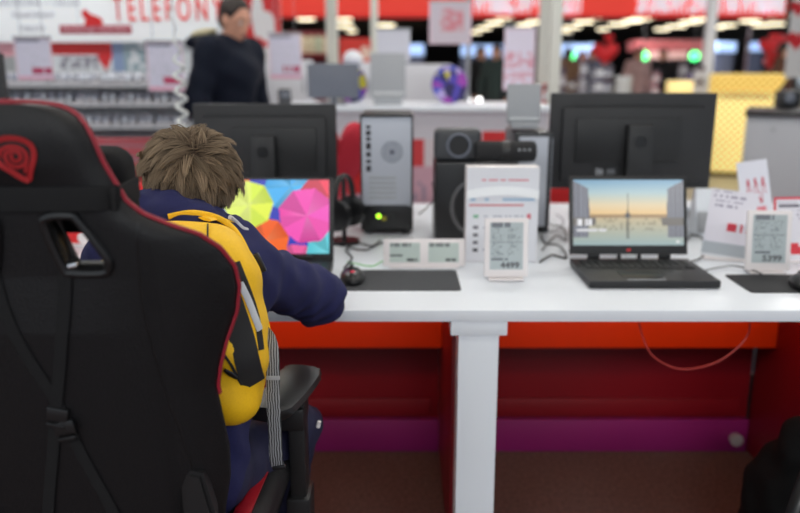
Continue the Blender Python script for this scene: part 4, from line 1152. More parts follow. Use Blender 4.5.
# ================================================================== PHONE WALL (left)
YW = 5.5
wall = thing('phone_display_wall', 'white phone display wall with TELEFONY header and shelves, at the far left', 'shop shelving', (-3.3, YW, 0))
x0, x1 = -5.6, -1.22
MB().box(((x0+x1)/2, YW+.0, .98), (x1-x0, .06, 1.94), .004).build('back_panel', mat('shelf back', rgb(196, 198, 202), .6), wall, True)
MB().box(((x0+x1)/2, YW+.02, 1.72), (x1-x0, .24, .50), .006).build('header_panel', mat('header white', rgb(236, 240, 243), .5, emit=.15, ecol=(.9, .95, 1)), wall, True)
for zz in (1.205, 1.078, .930):
    MB().box(((x0+x1)/2, YW-.115, zz-.012), (x1-x0, .18, .022), .003).box(((x0+x1)/2, YW-.207, zz-.014), (x1-x0, .006, .034), .001).build('shelf', mat('grey shelf', rgb(186, 188, 194), .45), wall, True)
    MB().box(((x0+x1)/2, YW-.2095, zz-.032), (x1-x0, .004, .012)).build('price_rail', mat('dark rail', rgb(66, 68, 72), .5), wall, True)
p = at(116, 21, YW-.06)
text('TELEFONY', .225, 'header_lettering', mat('red lettering', rgb(226, 44, 30), .5, emit=.15, ecol=rgb(226, 44, 30)), wall, (p.x+3.3, -.106, p.z), ext=.006, sx=.52, bold=0, space=1.42)
lgrey = mat('faint grey lettering', rgb(196, 198, 208), .6)
for (a, b2, px, py, sz) in (('SMARTFONY', 0, 16, 18, .055), ('TABLETY', 0, 22, 31, .05), ('AKCESORIA  I  USŁUGI', 0, 2, 6, .06)):
    p = at(px, py, YW-.05); text(a, sz, 'small_lettering', lgrey, wall, (p.x+3.3, -.104, p.z), ext=.003, sx=.9)
# picture strip between header and shelves
def strip_pic(u, v):
    px = u*190
    if v > .90: return (.88, .55, .60)
    if 50 < px < 112 and v > .55: return (.82, .16, .16)
    if 98 < px < 112 and v > .12 and abs(px-105) < 8*(v-.1)/.4: return (.82, .16, .18)
    if 60 < px < 98 and .15 < v < .5 and hsh(int(px/3), int(v*9)) > .35: return (.56, .55, .60)
    if 112 < px < 124: return (.52, .60, .74)
    if 124 < px < 146 and hsh(int(px/4), int(v*7)) > .4: return (.58, .66, .70)
    if (px-151)**2/30+(v-.74)**2/.05 < 1: return (.12, .10, .10)
    if (px-149)**2/26+(v-.5)**2/.05 < 1: return (.74, .58, .50)
    if px < 16: return (.86, .62, .66) if v > .5 else (.62, .63, .64)
    return (.82, .84, .86)
a_, b_ = at(0, 62, YW-.05), at(190, 38, YW-.05)
board('picture_strip', b_.x-a_.x, .235, .006, strip_pic, 120, 20, wall, loc=((a_.x+b_.x)/2+3.3, -.06, 1.262))
# phones in rows
ph = thing('mobile_phone', '', ''); ph.rotation_euler = (0, 0, 0)
MB().box((0, 0, .040), (.036, .006, .070), .003, rot=(R(-28), 0, 0)).build('handset', blackm, ph)
MB().box((0, -.0036, .041), (.031, .001, .060), .001, rot=(R(-28), 0, 0)).build('lit_screen', mat('phone screen pale', rgb(196, 202, 214), .3), ph)
MB().box((0, .004, .008), (.030, .030, .014), .003).build('stand', pplast, ph)
ph2 = copy_tree(ph)
for ch in ph2.children:
    if ch.name.startswith('lit_screen'):
        ch.data = ch.data.copy(); ch.data.materials[0] = mat('phone screen silver', rgb(150, 156, 172), .3)
    if ch.name.startswith('handset'):
        ch.data = ch.data.copy(); ch.data.materials[0] = pplast
rowsn = [('on the top shelf', 1.206), ('on the middle shelf', 1.079), ('on the lowest shelf', .931)]
used_ = [False, False]; r5 = random.Random(5)
for rn, zz in rowsn:
    for dep in (0, 1):
        for k in range(28):
            x = -2.86+k*.0585+r5.uniform(-.008, .008); kind = 1 if r5.random() < .72 else 0
            src = (ph, ph2)[kind]
            o = src if not used_[kind] else copy_tree(src)
            used_[kind] = True
            o.location = (x, YW-.175+dep*.072, zz)
            lb = ('black display phone with pale screen %s of the phone wall' if kind == 0 else 'white display phone with grey screen %s of the phone wall') % rn
            tag(o, lb, 'phone', lb.split(' with')[0]+'s '+rn)
# lower racks below the shelves: red rails, blue packets
rk = thing('accessory_rack', 'red wire rack with blue and white packets below the phone shelves', 'rack', (-2.0, 5.05, 0))
for zz in (.86, .79, .70, .60):
    MB().box((-2.2, 5.0, zz), (1.4, .02, .012), .003).box((-2.2, 5.0, zz-.03), (1.4, .012, .006), .002).build('rail', redf, rk, True)
MB().box((-2.2, 5.10, .43), (1.42, .03, .86), .004).build('back_board', mat('rack board', rgb(172, 120, 132), .6), rk, True)
MB().box((-2.2, 4.96, .31), (1.4, .04, .61), .004).build('front_board', redf, rk, True)
pk0 = None; r6 = random.Random(9)
for k in range(21):
    c_ = [rgb(60, 90, 200), rgb(96, 150, 225), rgb(224, 224, 230), rgb(190, 40, 54), rgb(70, 74, 90)][k % 5]
    m_ = mat('packet %d' % (k % 5), c_, .4)
    o = MB().box((0, 0, .04), (.052, .02, .08), .003).build('packet', m_, loc=(-2.80+k*.062, 4.93+.02*(k % 2), .62+r6.choice((0, .0, .0))))
    nm = ['dark blue', 'light blue', 'white', 'red', 'dark grey'][k % 5]
    tag(o, nm+' packet in the red wire rack below the phone shelves', 'packet', nm+' packets in the red rack')
    o.location.y = 4.96; o.location.z = .6155
# hanging price posters
def poster_fn(seed, redlow=True, kind=0):
    def f(u, v):
        if u < .04 or u > .96 or v < .03 or v > .97: return (.86, .74, .80)
        if kind == 1:
            if .30 < v < .86 and .25 < u < .80: return (.80, .52, .56) if hsh(int(u*9), int(v*9), seed) > .5 else (.78, .68, .72)
            return (.78, .74, .78)
        if kind == 2:
            if .35 < v < .62 and hsh(int(u*9), int(v*18), seed) > .5: return (.80, .58, .64)
            if .05 < v < .3 and hsh(int(u*9), int(v*20), seed) > .55: return (.80, .62, .68)
            return (.82, .79, .85)
        if v > .90 and u < .7: return (.52, .54, .62)
        if .16 < v < .28 and .42 < u < .95 and hsh(int(u*14), seed) > .25: return (.72, .20, .36)
        if v < .10: return (.88, .62, .72)
        if textlines(u, v, 12, 16, seed, .3): return (.78, .78, .84)
        return (.83, .82, .89)
    return f
def poster(label, x0, y0, x1, y1, Y, fn, hang=2.6, nx=26, ny=34):
    a, b = at(x0, y1, Y), at(x1, y0, Y)
    t = thing('hanging_poster', label, 'poster', ((a.x+b.x)/2, Y, a.z))
    board('printed_sheet', b.x-a.x, b.z-a.z, .004, fn, nx, ny, t)
    MB().box((0, .002, b.z-a.z+.004), (b.x-a.x+.01, .012, .014), .003).build('top_rail', grey, t)
    if hang: MB().cyl((-.3*(b.x-a.x), .004, b.z-a.z), (-.3*(b.x-a.x), .004, 3.67-a.z if Y < 14 else 3-a.z), .002, seg=6).cyl((.3*(b.x-a.x), .004, b.z-a.z), (.3*(b.x-a.x), .004, 3.67-a.z), .002, seg=6).build('hanging_wire', grey, t)
    return t
poster('white price poster hanging at far left, above the chair headrest', 18, 38, 50, 80, 4.5, poster_fn(1))
poster('white price poster hanging behind the coiled cord', 149, 42, 182, 91, 4.5, poster_fn(2))
poster('white price poster hanging right of the man', 270, 34, 301, 79, 5.6, poster_fn(3))
poster('pinkish poster with red print hanging under the red fascia, above the round toy box', 429, 2, 472, 44, 5.8, poster_fn(4, kind=1))
poster('white poster with red print hanging above the grey tablet, left of the white poles', 503, 28, 536, 90, 5.2, poster_fn(6, kind=2))
sp_ = poster('plain white poster standing up behind the left grey tablet', 377, 30, 410, 62, 5.04, lambda u, v: (.80, .80, .84), hang=0); sp_.name = 'standing_poster'
MB().cyl((0, .008, 1.096-sp_.location.z), (0, .008, .06), .008, seg=10).cyl((0, .008, 1.0935-sp_.location.z), (0, .008, 1.105-sp_.location.z), .05).build('stand', grey, sp_)
# promo board with red emblem
p = at(96, 34, 4.9); a, b = at(60, 34, 4.9), at(131, 25, 4.9)
t = thing('promo_sign', 'long dusty red strip sign with a red figure on top, before the phone wall', 'sign', (p.x, 4.9, a.z))
MB().box((0, 0, (b.z-a.z)/2), (b.x-a.x, .012, b.z-a.z), .003).build('strip_board', mat('dusty red', rgb(176, 60, 78), .5), t)
text('PROMOCJA TELEFONY', .040, 'lettering', mat('pale pink print', rgb(228, 186, 196), .5), t, (-(b.x-a.x)*.46, -.008, .014), ext=.001, sx=.98)
em = [(82, 11), (85, 9), (90, 14), (97, 16), (102, 19), (103, 26), (84, 26), (86, 20), (82, 15)]
P = [(at(x, y, 4.9).x-p.x, at(x, y, 4.9).z-a.z) for x, y in em]
MB().pxz(P, -.006, .006, .001).build('red_figure', redf, t)
MB().cyl((-.1, 0, .05), (-.1, 0, 3.67-a.z), .0015, seg=6).cyl((.15, 0, .05), (.15, 0, 3.67-a.z), .0015, seg=6).build('hanging_wire', grey, t)
# dark post at far left
p = at(-4, 60, 3.3); tag(MB().box((p.x-.02, 3.35, 1.06), (.05, .03, .62), .005).build('dark_post', blackm, loc=(p.x-.02, 3.35, .75), world=True), 'dark upright post at the left picture edge above the chair', 'post')

# ================================================================== MIDDLE: red graphic, counters, columns
def redgraph(u, v):
    px = 236+u*42; py = 80*(1-v)
    for cx, cy, rx, ry in ((257, 30, 6, 17), (265, 38, 8, 12), (270, 4, 6, 7), (252, 60, 14, 9), (272, 60, 8, 16)):
        if ((px-cx)/rx)**2+((py-cy)/ry)**2 < 1: return (.90, .89, .90)
    return (.82, .11, .13)
YG = 7.0; a, b = at(238, 80, YG), at(279, -24, YG)
t = thing('graphic_panel', 'red display panel with white shapes just right of the man\'s head', 'sign', ((a.x+b.x)/2, YG, 0))
board('printed_face', b.x-a.x, b.z-a.z, .03, redgraph, 40, 60, t, loc=(0, 0, a.z))
for s_ in (-1, 1): MB().box((s_*(b.x-a.x)*.42, .04, b.z/2), (.04, .04, b.z), .004).build('upright', grey, t)
# white service counter: top surface at z 1.09
YC = 4.6
ctr = thing('service_counter', 'long white service counter behind the desk carrying a monitor and grey tablets', 'counter', (.1, YC, 0))
a, b = at(274, 110, YC), at(552, 110, YC)
MB().box(((a.x+b.x)/2, YC+.25, 1.075), (b.x-a.x, .62, .035), .006).build('counter_top', white, ctr, True)
MB().box(((a.x+b.x)/2, YC+.25, .53), (b.x-a.x-.04, .56, 1.05), .004).build('body', mat('counter front', rgb(206, 196, 204), .5), ctr, True)
def frontp(u, v):
    if u > .76 and .60 < v < .90: return (.80, .16, .17) if hsh(int(u*40), int(v*12)) > .2 else (.84, .80, .82)
    if v > .86: return (.80, .79, .82)
    if v > .70: return (.78, .22, .24) if (hsh(int(u*13), 3) > .45) else (.82, .78, .80)
    return [(.80, .78, .82), (.80, .16, .18), (.78, .62, .68), (.72, .76, .84), (.84, .82, .84)][int(hsh(int(u*17), int(v*3))*5)] if hsh(int(u*60), int(v*24)) > .25 else (.62, .55, .62)
board('front_graphic', b.x-a.x-.06, 1.0, .004, frontp, 120, 44, ctr, loc=((a.x+b.x)/2-.1, -.04, .04))
# things on the counter
a, b = at(308, 106, YC+.15), at(359, 71, YC+.15)
t = thing('monitor', 'small blue-grey monitor on the white counter right of the man', 'monitor', ((a.x+b.x)/2, YC+.15, 1.0925))
MB().box((0, 0, (b.z-a.z)/2+.035), (b.x-a.x, .02, b.z-a.z), .005).build('display_panel', mgrey, t)
MB().box((0, .02, .05), (.04, .02, .10), .003).box((0, .02, .006), (.16, .12, .012), .003).build('stand', mgrey, t)
panel_pc('light grey tablet computer on the white counter, behind the computer tower', at(388, 100, YC+.1).x, YC+.08, 1.0925, .212, .305)
a = at(285, 106, YC+.1)
t = thing('card_terminal', 'small dark card terminal on the counter below the white poster', 'card terminal', (a.x, YC+.1, 1.0925), R(15))
MB().box((0, 0, .045), (.075, .05, .09), .008, rot=(R(-20), 0, 0)).build('housing', mat('terminal grey', rgb(52, 54, 60), .5), t)
MB().box((.0, -.026, .060), (.05, .003, .028), .001, rot=(R(-20), 0, 0)).build('display', mgrey, t)
# white cabinets behind the counter
for (x0_, x1_, y0_, Yk, lb) in ((262, 309, 60, 6.3, 'white cabinet behind the card terminal'), (350, 372, 62, 6.3, 'narrow white cabinet left of the grey tablet'), (398, 452, 64, 6.3, 'white cabinet between the grey tablet and the round colourful toy box')):
    a, b = at(x0_, 108, Yk), at(x1_, y0_, Yk)
    t = thing('white_cabinet', lb, 'cabinet', ((a.x+b.x)/2, Yk, 0))
    MB().box((0, .15, b.z/2), (b.x-a.x, .3, b.z), .006).build('body', white_wall, t)
    MB().box((0, -.008, b.z*.5), ((b.x-a.x)*.92, .016, b.z*.92), .004).build('door', white_wall, t)
    MB().box(((b.x-a.x)*.38, -.022, b.z*.86), (.012, .014, .12), .003).build('door_handle', grey, t)
# round colourful toy boxes
def toy(label, px0, px1, py0, py1, Y, zb, seed):
    a, b = at(px0, py1, Y), at(px1, py0, Y); cx, w_, h_ = (a.x+b.x)/2, b.x-a.x, b.z-zb
    t = thing('round_toy_box', label, 'toy box', (cx, Y, zb))
    n_ = 40; P = [(w_/2*cos(2*pi*k/n_), h_/2+h_/2*sin(2*pi*k/n_)) for k in range(n_)]
    MB().pxz(P, 0, .10, .004).build('drum', mat('violet card', rgb(78, 62, 150), .5), t)
    cols = [(.30, .25, .66), (.78, .74, .20), (.60, .25, .66), (.26, .34, .74), (.16, .13, .34), (.68, .62, .82)]
    V = [(0, -.001, h_/2)]; F = []; C = []; R_, S_ = 9, 36
    for i_ in range(1, R_+1):
        for k in range(S_): V.append((w_/2*.97*i_/R_*cos(2*pi*k/S_), -.001, h_/2+h_/2*.97*i_/R_*sin(2*pi*k/S_)))
    cen = [(hsh(k, seed)*2-1, hsh(k, seed+3)*2-1, cols[k % 6]) for k in range(26)]
    def colr(i_, k):
        x, z_ = i_/R_*cos(2*pi*k/S_), i_/R_*sin(2*pi*k/S_)
        return min(cen, key=lambda c: (c[0]-x)**2+(c[1]-z_)**2)[2]
    for k in range(S_): F.append((0, 1+k, 1+(k+1) % S_)); C.append(colr(.5, k))
    for i_ in range(1, R_):
        for k in range(S_):
            F.append((1+(i_-1)*S_+k, 1+i_*S_+k, 1+i_*S_+(k+1) % S_, 1+(i_-1)*S_+(k+1) % S_)); C.append(colr(i_+.5, k))
    me = bpy.data.meshes.new('face'); me.from_pydata(V, [], F); ca = me.color_attributes.new('Col', 'FLOAT_COLOR', 'CORNER')
    ar = []
    for f, c in zip(F, C): ar += list((*lin(c), 1))*len(f)
    ca.data.foreach_set('color', ar); finish('printed_face', me, printm, t, smooth=False)
    MB().box((0, .05, .006), (w_*.5, .10, .012), .002).build('foot', white, t)
toy('round violet and yellow toy box on the counter, in the middle of the picture', 432, 468, 65, 112, YC+.22, 1.0925, 3)
toy('colourful toy box half hidden behind the small blue-grey monitor', 338, 367, 66, 108, YC+.30, 1.0925, 8)
# second counter further right behind (with little lights)
a, b = at(462, 104, 7.4), at(508, 104, 7.4)
t = thing('till_counter', 'white till counter with two bright lights, left of the hanging poster with red print', 'counter', ((a.x+b.x)/2, 7.4, 0))
MB().box((0, .25, b.z/2), (b.x-a.x, .5, b.z), .006).build('body', white, t)
MB().box((0, -.004, b.z*.45), (b.x-a.x-.02, .012, b.z*.5), .004).build('red_front', redf, t)
for px in (468, 479):
    c_ = at(px, 100, 7.4); MB().lathe([(.001, .0), (.022, .004), (.026, .02), (.020, .03)], (c_.x-(a.x+b.x)/2, -.03, b.z+.035), 16, 'Y').build('spot_light', mat('bright spot', (1, 1, 1), .5, emit=4), t)
    MB().cyl((c_.x-(a.x+b.x)/2, -.01, b.z-.005), (c_.x-(a.x+b.x)/2, -.01, b.z+.02), .006).build('light_stem', grey, t)
# columns and poles
def pole(label, px0, px1, Y, m_, ztop=3.66, zb=0):
    a, b = at(px0, 60, Y), at(px1, 60, Y); w_ = b.x-a.x
    t = thing('white_pole', label, 'pole', ((a.x+b.x)/2, Y, zb))
    MB().box((0, 0, (ztop-zb)/2), (w_, w_, ztop-zb), w_*.08).build('shaft', m_, t)
    MB().box((0, 0, .02), (w_*1.8, w_*1.8, .03), .004).build('base_plate', grey, t)
wp = mat('white pole paint', rgb(214, 214, 206), .5)
pole('white pole right of the dark red recess, beyond the counter', 327, 338, 7.6, wp)
pole('white pole left of the standing white poster', 371, 378, 8.0, wp)
pole('front one of the two tall white poles left of the right monitor', 549, 560, 5.6, wp)
pole('rear one of the two tall white poles left of the right monitor', 538, 548, 6.4, wp)
pole('white pole between the green light and the gold counter', 703, 712, 10.7, white_wall, 2.985)
pole('thin translucent pole beside the round violet toy box', 466, 470, 6.0, grey)
# dark red recess and shelf left of pole
a, b = at(286, 66, 9.0), at(327, 30, 9.0)
t = thing('red_shelf_unit', 'dark red recessed shelf with beige goods, above the small blue-grey monitor', 'shelf', ((a.x+b.x)/2, 9, 0))
MB().box((0, .35, b.z/2), (b.x-a.x+.1, .05, b.z), .004).build('back_board', mat('dark red board', rgb(112, 22, 30), .6), t)
MB().box((0, .15, a.z+.12), (b.x-a.x+.1, .4, .03), .004).box((0, .15, a.z-.1), (b.x-a.x+.1, .4, .03), .004).build('shelf_board', dred, t)
for k in range(6):
    c_ = [(190, 180, 150), (170, 176, 150), (206, 190, 160)][k % 3]
    o = MB().box((0, 0, .09), (.07, .12, .18), .01).cyl((0, 0, .18), (0, 0, .20), .018).build('goods_carton', clothm(*c_), loc=((a.x+b.x)/2-.22+k*.088, 9.1, a.z+.136))
    tag(o, 'beige carton on the dark red recessed shelf left of the white pole', 'carton', 'beige cartons on the red shelf')
a, b = at(340, 78, 10.5), at(375, 38, 10.5)
def redposter(u, v):
    if abs((v-.45)-.5*(u-.5)) < .10 or ((u-.7)**2+(v-.7)**2) < .012: return (.90, .78, .72)
    return (.82, .20, .16)
t = thing('red_billboard', 'red billboard with pale shapes between the two white poles left of the tower', 'billboard', ((a.x+b.x)/2, 10.5, 0))
board('printed_face', b.x-a.x, b.z-a.z, .04, redposter, 24, 24, t, loc=(0, 0, a.z)); MB().box((0, .03, a.z/2), (.06, .04, a.z), .004).build('post', grey, t)
p = at(352, 60, 4.98)
t = thing('globe_lamp', 'white round globe on a thin stem above the small blue-grey monitor', 'lamp', (p.x, 5.06, 1.0925))
MB().sph((0, 0, p.z-1.0925), .062, 20).build('globe', white_wall, t)
MB().cyl((0, 0, 0), (0, 0, .012), .045).cyl((0, 0, .01), (0, 0, p.z-1.0925-.05), .008, seg=10).build('stem', grey, t)

# ================================================================== RED FASCIA
YF = 16.0; zb_ = at(400, 18.5, YF).z; a, b = at(228, 10, YF), at(786, 10, YF)
fas = thing('red_fascia', 'long red illuminated shop fascia with white lettering along the top of the picture', 'sign', ((a.x+b.x)/2, YF, zb_))
fm = mat('lit red fascia', rgb(226, 62, 52), .5, emit=.62, ecol=rgb(232, 68, 56))
MB().box((0, .1, .50), (b.x-a.x, .2, .96), .01).build('fascia_box', fm, fas)
MB().box((0, -.004, .035), (b.x-a.x, .03, .06), .004).build('lower_trim', mat('deeper red trim', rgb(200, 40, 40), .5, emit=.35, ecol=rgb(205, 40, 40)), fas)
wl = mat('white lit lettering', rgb(232, 226, 236), .5, emit=.62, ecol=rgb(235, 230, 240))
def ftext(s_, px0, px1):
    p0, p1 = at(px0, 11, YF-.03), at(px1, 11, YF-.03)
    o_ = text(s_, .46, 'lettering', wl, fas, (p0.x-(a.x+b.x)/2, -.04, p0.z-zb_+.0), ext=.012, bold=.034)
    w_ = o_.dimensions.x or max(v.co.x for v in o_.data.vertices)
    for v in o_.data.vertices: v.co.x *= (p1.x-p0.x)/max(w_, .01)
    return o_
ftext('WYBIERZ SWÓJ SPRZĘT!', 474, 582)
ftext('20 DNIOWY ZWROT NA WYBRANE', 637, 784)
for px in (372, 452): 
    p = at(px, 10, YF-.02); MB().box((p.x-(a.x+b.x)/2, -.012, .50), (.02, .02, .9), .002).build('panel_joint', mat('joint', rgb(190, 60, 56), .5), fas)

# ================================================================== FAR HALL THINGS
bluel = mat('blue lit shop sign', rgb(150, 178, 222), .5, emit=1.0, ecol=rgb(150, 180, 228))
for lb, x0_, x1_, y0_, y1_, Y in (('pale blue lit sign band in the far hall, left of the hanging posters', 396, 424, 44, 55, 24), ('pale blue lit sign band in the far hall, between the two hanging posters', 461, 503, 45, 56, 24),
                                  ('pale blue lit sign band in the far hall, right of the tall white poles', 560, 602, 44, 56, 26), ('pale blue lit sign band beyond the gold counter', 716, 736, 42, 52, 24), ('second pale blue lit sign band, left of the balloon bunch', 750, 766, 42, 51, 26)):
    a, b = at(x0_, y1_, Y), at(x1_, y0_, Y); t = thing('blue_sign', lb, 'sign', ((a.x+b.x)/2, Y, 0))
    MB().box((0, 0, (a.z+b.z)/2), (b.x-a.x, .15, b.z-a.z), .03).build('lit_box', bluel, t)
    MB().box((0, .12, a.z/2), (b.x-a.x, .1, a.z), .01).build('shop_front', mat('shop front blue', rgb(54, 60, 82), .6), t)
a, b = at(631, 62, 22), at(703, 41, 22)
t = thing('shop_kiosk', 'kiosk with dusty red striped canopy in the far hall above the right monitor', 'kiosk', ((a.x+b.x)/2, 22, 0))
MB().box((0, 0, b.z-.13), (b.x-a.x, 1.0, .28), .02).build('canopy', mat('dusty canopy', rgb(158, 78, 80), .6), t)
MB().box((0, -.52, b.z-.38), (b.x-a.x, .03, .20), .005).build('canopy_valance', mat('valance', rgb(190, 150, 146), .6), t)
for s_ in (-1, 1): MB().cyl((s_*(b.x-a.x)*.46, -.4, 0), (s_*(b.x-a.x)*.46, -.4, b.z-.2), .05).build('post', grey, t)
MB().box((0, 0, .55), (b.x-a.x-.1, .7, 1.1), .01).build('base_counter', clothm(70, 60, 90), t)
greenm = mat('green lamp', (.1, 1, .3), .5, emit=3.0, ecol=(.06, .9, .22))
for lb, px, py, Y in (('round green light right of the tall white poles', 570, 56, 20), ('round green light at the left end of the dusty red kiosk', 644, 56, 20.9), ('round green light at the right end of the dusty red kiosk', 695, 56, 20.9)):
    p = at(px, py, Y); t = thing('green_light', lb, 'light', (p.x, Y, p.z))
    MB().lathe([(.001, -.05), (.09, -.04), (.12, 0), (.12, .05)], (0, 0, 0), 20, 'Y').build('lens', greenm, t)
    MB().box((0, .09, 0), (.28, .08, .28), .01).cyl((0, .09, .1), (0, .09, 2.98-p.z), .015, seg=8).build('housing', blackm, t)
# red foil balloons
balm = mat('red foil', rgb(238, 40, 50), .45)
def heart_bal(size=1.0):
    P = []
    for k in range(48):
        a = 2*pi*k/48; P.append((16*sin(a)**3, 13*cos(a)-5*cos(2*a)-2*cos(3*a)-cos(4*a)))
    V = []; F = []; L_ = [(0, .55), (.35, .53), (.65, .44), (.85, .28), (1, 0)]
    V.append((0, -.14*size, 0)); V.append((0, .14*size, 0))
    for sgn in (-1, 1):
        for (f, y) in L_[1:]:
            for (x, z_) in P: V.append((x*f*.0125*size, sgn*y*.25*size, z_*f*.0125*size))
    n_ = 48
    for si in range(2):
        o_ = 2+si*4*n_
        for k in range(n_): F.append((si, o_+k, o_+(k+1) % n_))
        for r_ in range(3):
            for k in range(n_): F.append((o_+r_*n_+k, o_+r_*n_+(k+1) % n_, o_+(r_+1)*n_+(k+1) % n_, o_+(r_+1)*n_+k))
    me = bpy.data.meshes.new('heart'); me.from_pydata(V, [], F)
    b_ = bmesh.new(); b_.from_mesh(me); bmesh.ops.remove_doubles(b_, verts=b_.verts, dist=1e-4); bmesh.ops.recalc_face_normals(b_, faces=b_.faces); b_.to_mesh(me); b_.free()
    return me
hm = heart_bal()
first = None
for lb, px, py, Y, sc_, rz, g in ([('red heart balloon high in the pair right of the first green light', 609, 38, 12.6, .42, 20, None), ('lower red heart balloon of the pair right of the first green light', 605, 53, 12.0, .95, -20, None)] +
                          [('red heart balloon in the bunch beyond the gold counter', x, y, 12+.35*k, s_*.85, 25*k, 'red heart balloons in the bunch') for k, (x, y, s_) in enumerate(((768, 46, .8), (776, 40, .8), (783, 48, .8), (774, 56, .85), (770, 62, .7), (782, 62, .75), (788, 40, .7)))]):
    p = at(px, py, Y)
    if first is None: first = finish('heart_balloon', hm, balm); o = first
    else: o = first.copy(); COL.objects.link(o)
    o.location = p; o.scale = (sc_*1.05,)*3; o.rotation_euler = (0, R(rz*.12), R(rz)); tag(o, lb, 'balloon', g)
    MB().tube(smooth_pts([p+Vector((0, 0, -.17*sc_)), p+Vector((.03, 0, -.6)), Vector((p.x, p.y, .01))], 6), .0025, 6).cyl((p.x, p.y, .008), (p.x, p.y, .05), .03).build('ribbon', grey, o, True)
# bunch strings + weight
# gold counter
YB = 9.4
a, b = at(704, 176, YB), at(783, 74, YB)
goldm = bpy.data.materials.new('perforated gold panel'); goldm.use_nodes = True; nt = goldm.node_tree; b_n = nt.nodes['Principled BSDF']
tc = nt.nodes.new('ShaderNodeTexCoord'); mp = nt.nodes.new('ShaderNodeMapping'); mp.inputs['Rotation'].default_value = (0, R(45), 0)
ck = nt.nodes.new('ShaderNodeTexVoronoi'); ck.inputs['Scale'].default_value = 17; ck.inputs['Randomness'].default_value = 0
cr = nt.nodes.new('ShaderNodeValToRGB'); cr.color_ramp.elements[0].position = .32; cr.color_ramp.elements[1].position = .5
cr.color_ramp.elements[0].color = (*rgb(252, 236, 160), 1); cr.color_ramp.elements[1].color = (*rgb(196, 156, 62), 1)
nt.links.new(tc.outputs['Object'], mp.inputs['Vector']); nt.links.new(mp.outputs[0], ck.inputs['Vector']); nt.links.new(ck.outputs['Distance'], cr.inputs[0])
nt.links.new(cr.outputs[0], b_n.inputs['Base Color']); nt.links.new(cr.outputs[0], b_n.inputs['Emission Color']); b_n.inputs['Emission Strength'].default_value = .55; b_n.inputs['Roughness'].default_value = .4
t = thing('gold_counter', 'glowing gold perforated counter with overhanging top, beyond the right monitor', 'counter', ((a.x+b.x)/2, YB, 0), R(-20))
H_ = b.z; W_ = b.x-a.x
MB().box((-.05, .3, (H_-.20)/2), (W_-.10, .6, H_-.20), .01).build('body', goldm, t)
MB().prism([(-W_/2, H_-.19), (W_/2-.08, H_-.19), (W_/2+.03, H_), (-W_/2, H_)], lambda x, z_: Vector((x, -.08, z_)), lambda x, z_: Vector((x, .66, z_)), .008).build('overhanging_top', goldm, t)
text('NOWOŚCI GOLD', .070, 'lettering', mat('dark gold lettering', rgb(120, 92, 30), .5), t, (-W_*.36, -.012, H_-.275), ext=.006, sx=.95)
MB().box((-.05, -.004, .03), (W_-.08, .03, .06), .004).build('base_trim', mat('brass trim', rgb(96, 76, 24), .4, metal=.6), t)
# grey cabinet on the right
YK = 5.0
a = at(747, 112, YK); W_, H_ = .95, a.z
t = thing('grey_cabinet', 'grey-white shop cabinet with dark top at the right edge, before the gold counter', 'cabinet', (a.x, YK, 0), R(-25))
MB().box((W_/2, .3, H_/2-.01), (W_, .6, H_-.03), .006).build('body', mat('cabinet grey', rgb(182, 184, 190), .5), t)
MB().box((W_/2, .29, H_-.008), (W_+.02, .64, .03), .004).build('top_panel', mat('dark top', rgb(44, 42, 44), .4), t)
MB().box((W_/2, -.008, H_*.52), (W_*.96, .016, H_*.86), .004).build('door', mat('cabinet grey', rgb(182, 184, 190)), t)
MB().cyl((.16, -.03, H_*.90), (.16, -.015, H_*.90), .012).build('door_knob', grey, t)
p = at(788, 104, YK+.2)
t2 = thing('camera_box', 'dark rounded device with pale bottom on top of the grey cabinet', 'device', (p.x+.02, YK+.25, H_+.008))
MB().box((0, 0, .06), (.13, .12, .12), .03).build('housing', blackm, t2); MB().lathe([(.03, 0), (.034, -.01), (.026, -.014)], (-.02, -.06, .07), 18, 'Y').build('lens_ring', mgrey, t2)
# white hanging banner with red hearts at the right edge
YH = 7.2; a, b = at(784, 78, YH), at(830, -14, YH)
t = thing('heart_banner', 'hanging white banner with big red hearts at the right picture edge', 'banner', ((a.x+b.x)/2, YH, a.z))
MB().box((0, 0, (b.z-a.z)/2), (b.x-a.x, .01, b.z-a.z), .003).build('sheet', mat('banner white', rgb(206, 206, 208), .6), t)
for (px, py, s_) in ((797, 40, 11), (799, 8, 9), (822, 24, 12)):
    c_ = at(px, py, YH-.01); P = []
    for k in range(40):
        an = 2*pi*k/40; P.append((c_.x-(a.x+b.x)/2+16*sin(an)**3*s_*.00052, c_.z-a.z+(13*cos(an)-5*cos(2*an)-2*cos(3*an)-cos(4*an))*s_*.00052))
    MB().pxz(P, -.010, -.0055).build('red_heart', mat('heart red', rgb(196, 14, 30), .5), t)
MB().cyl((0, 0, b.z-a.z-.01), (0, 0, 3.67-a.z), .003, seg=6).build('hanging_wire', grey, t)
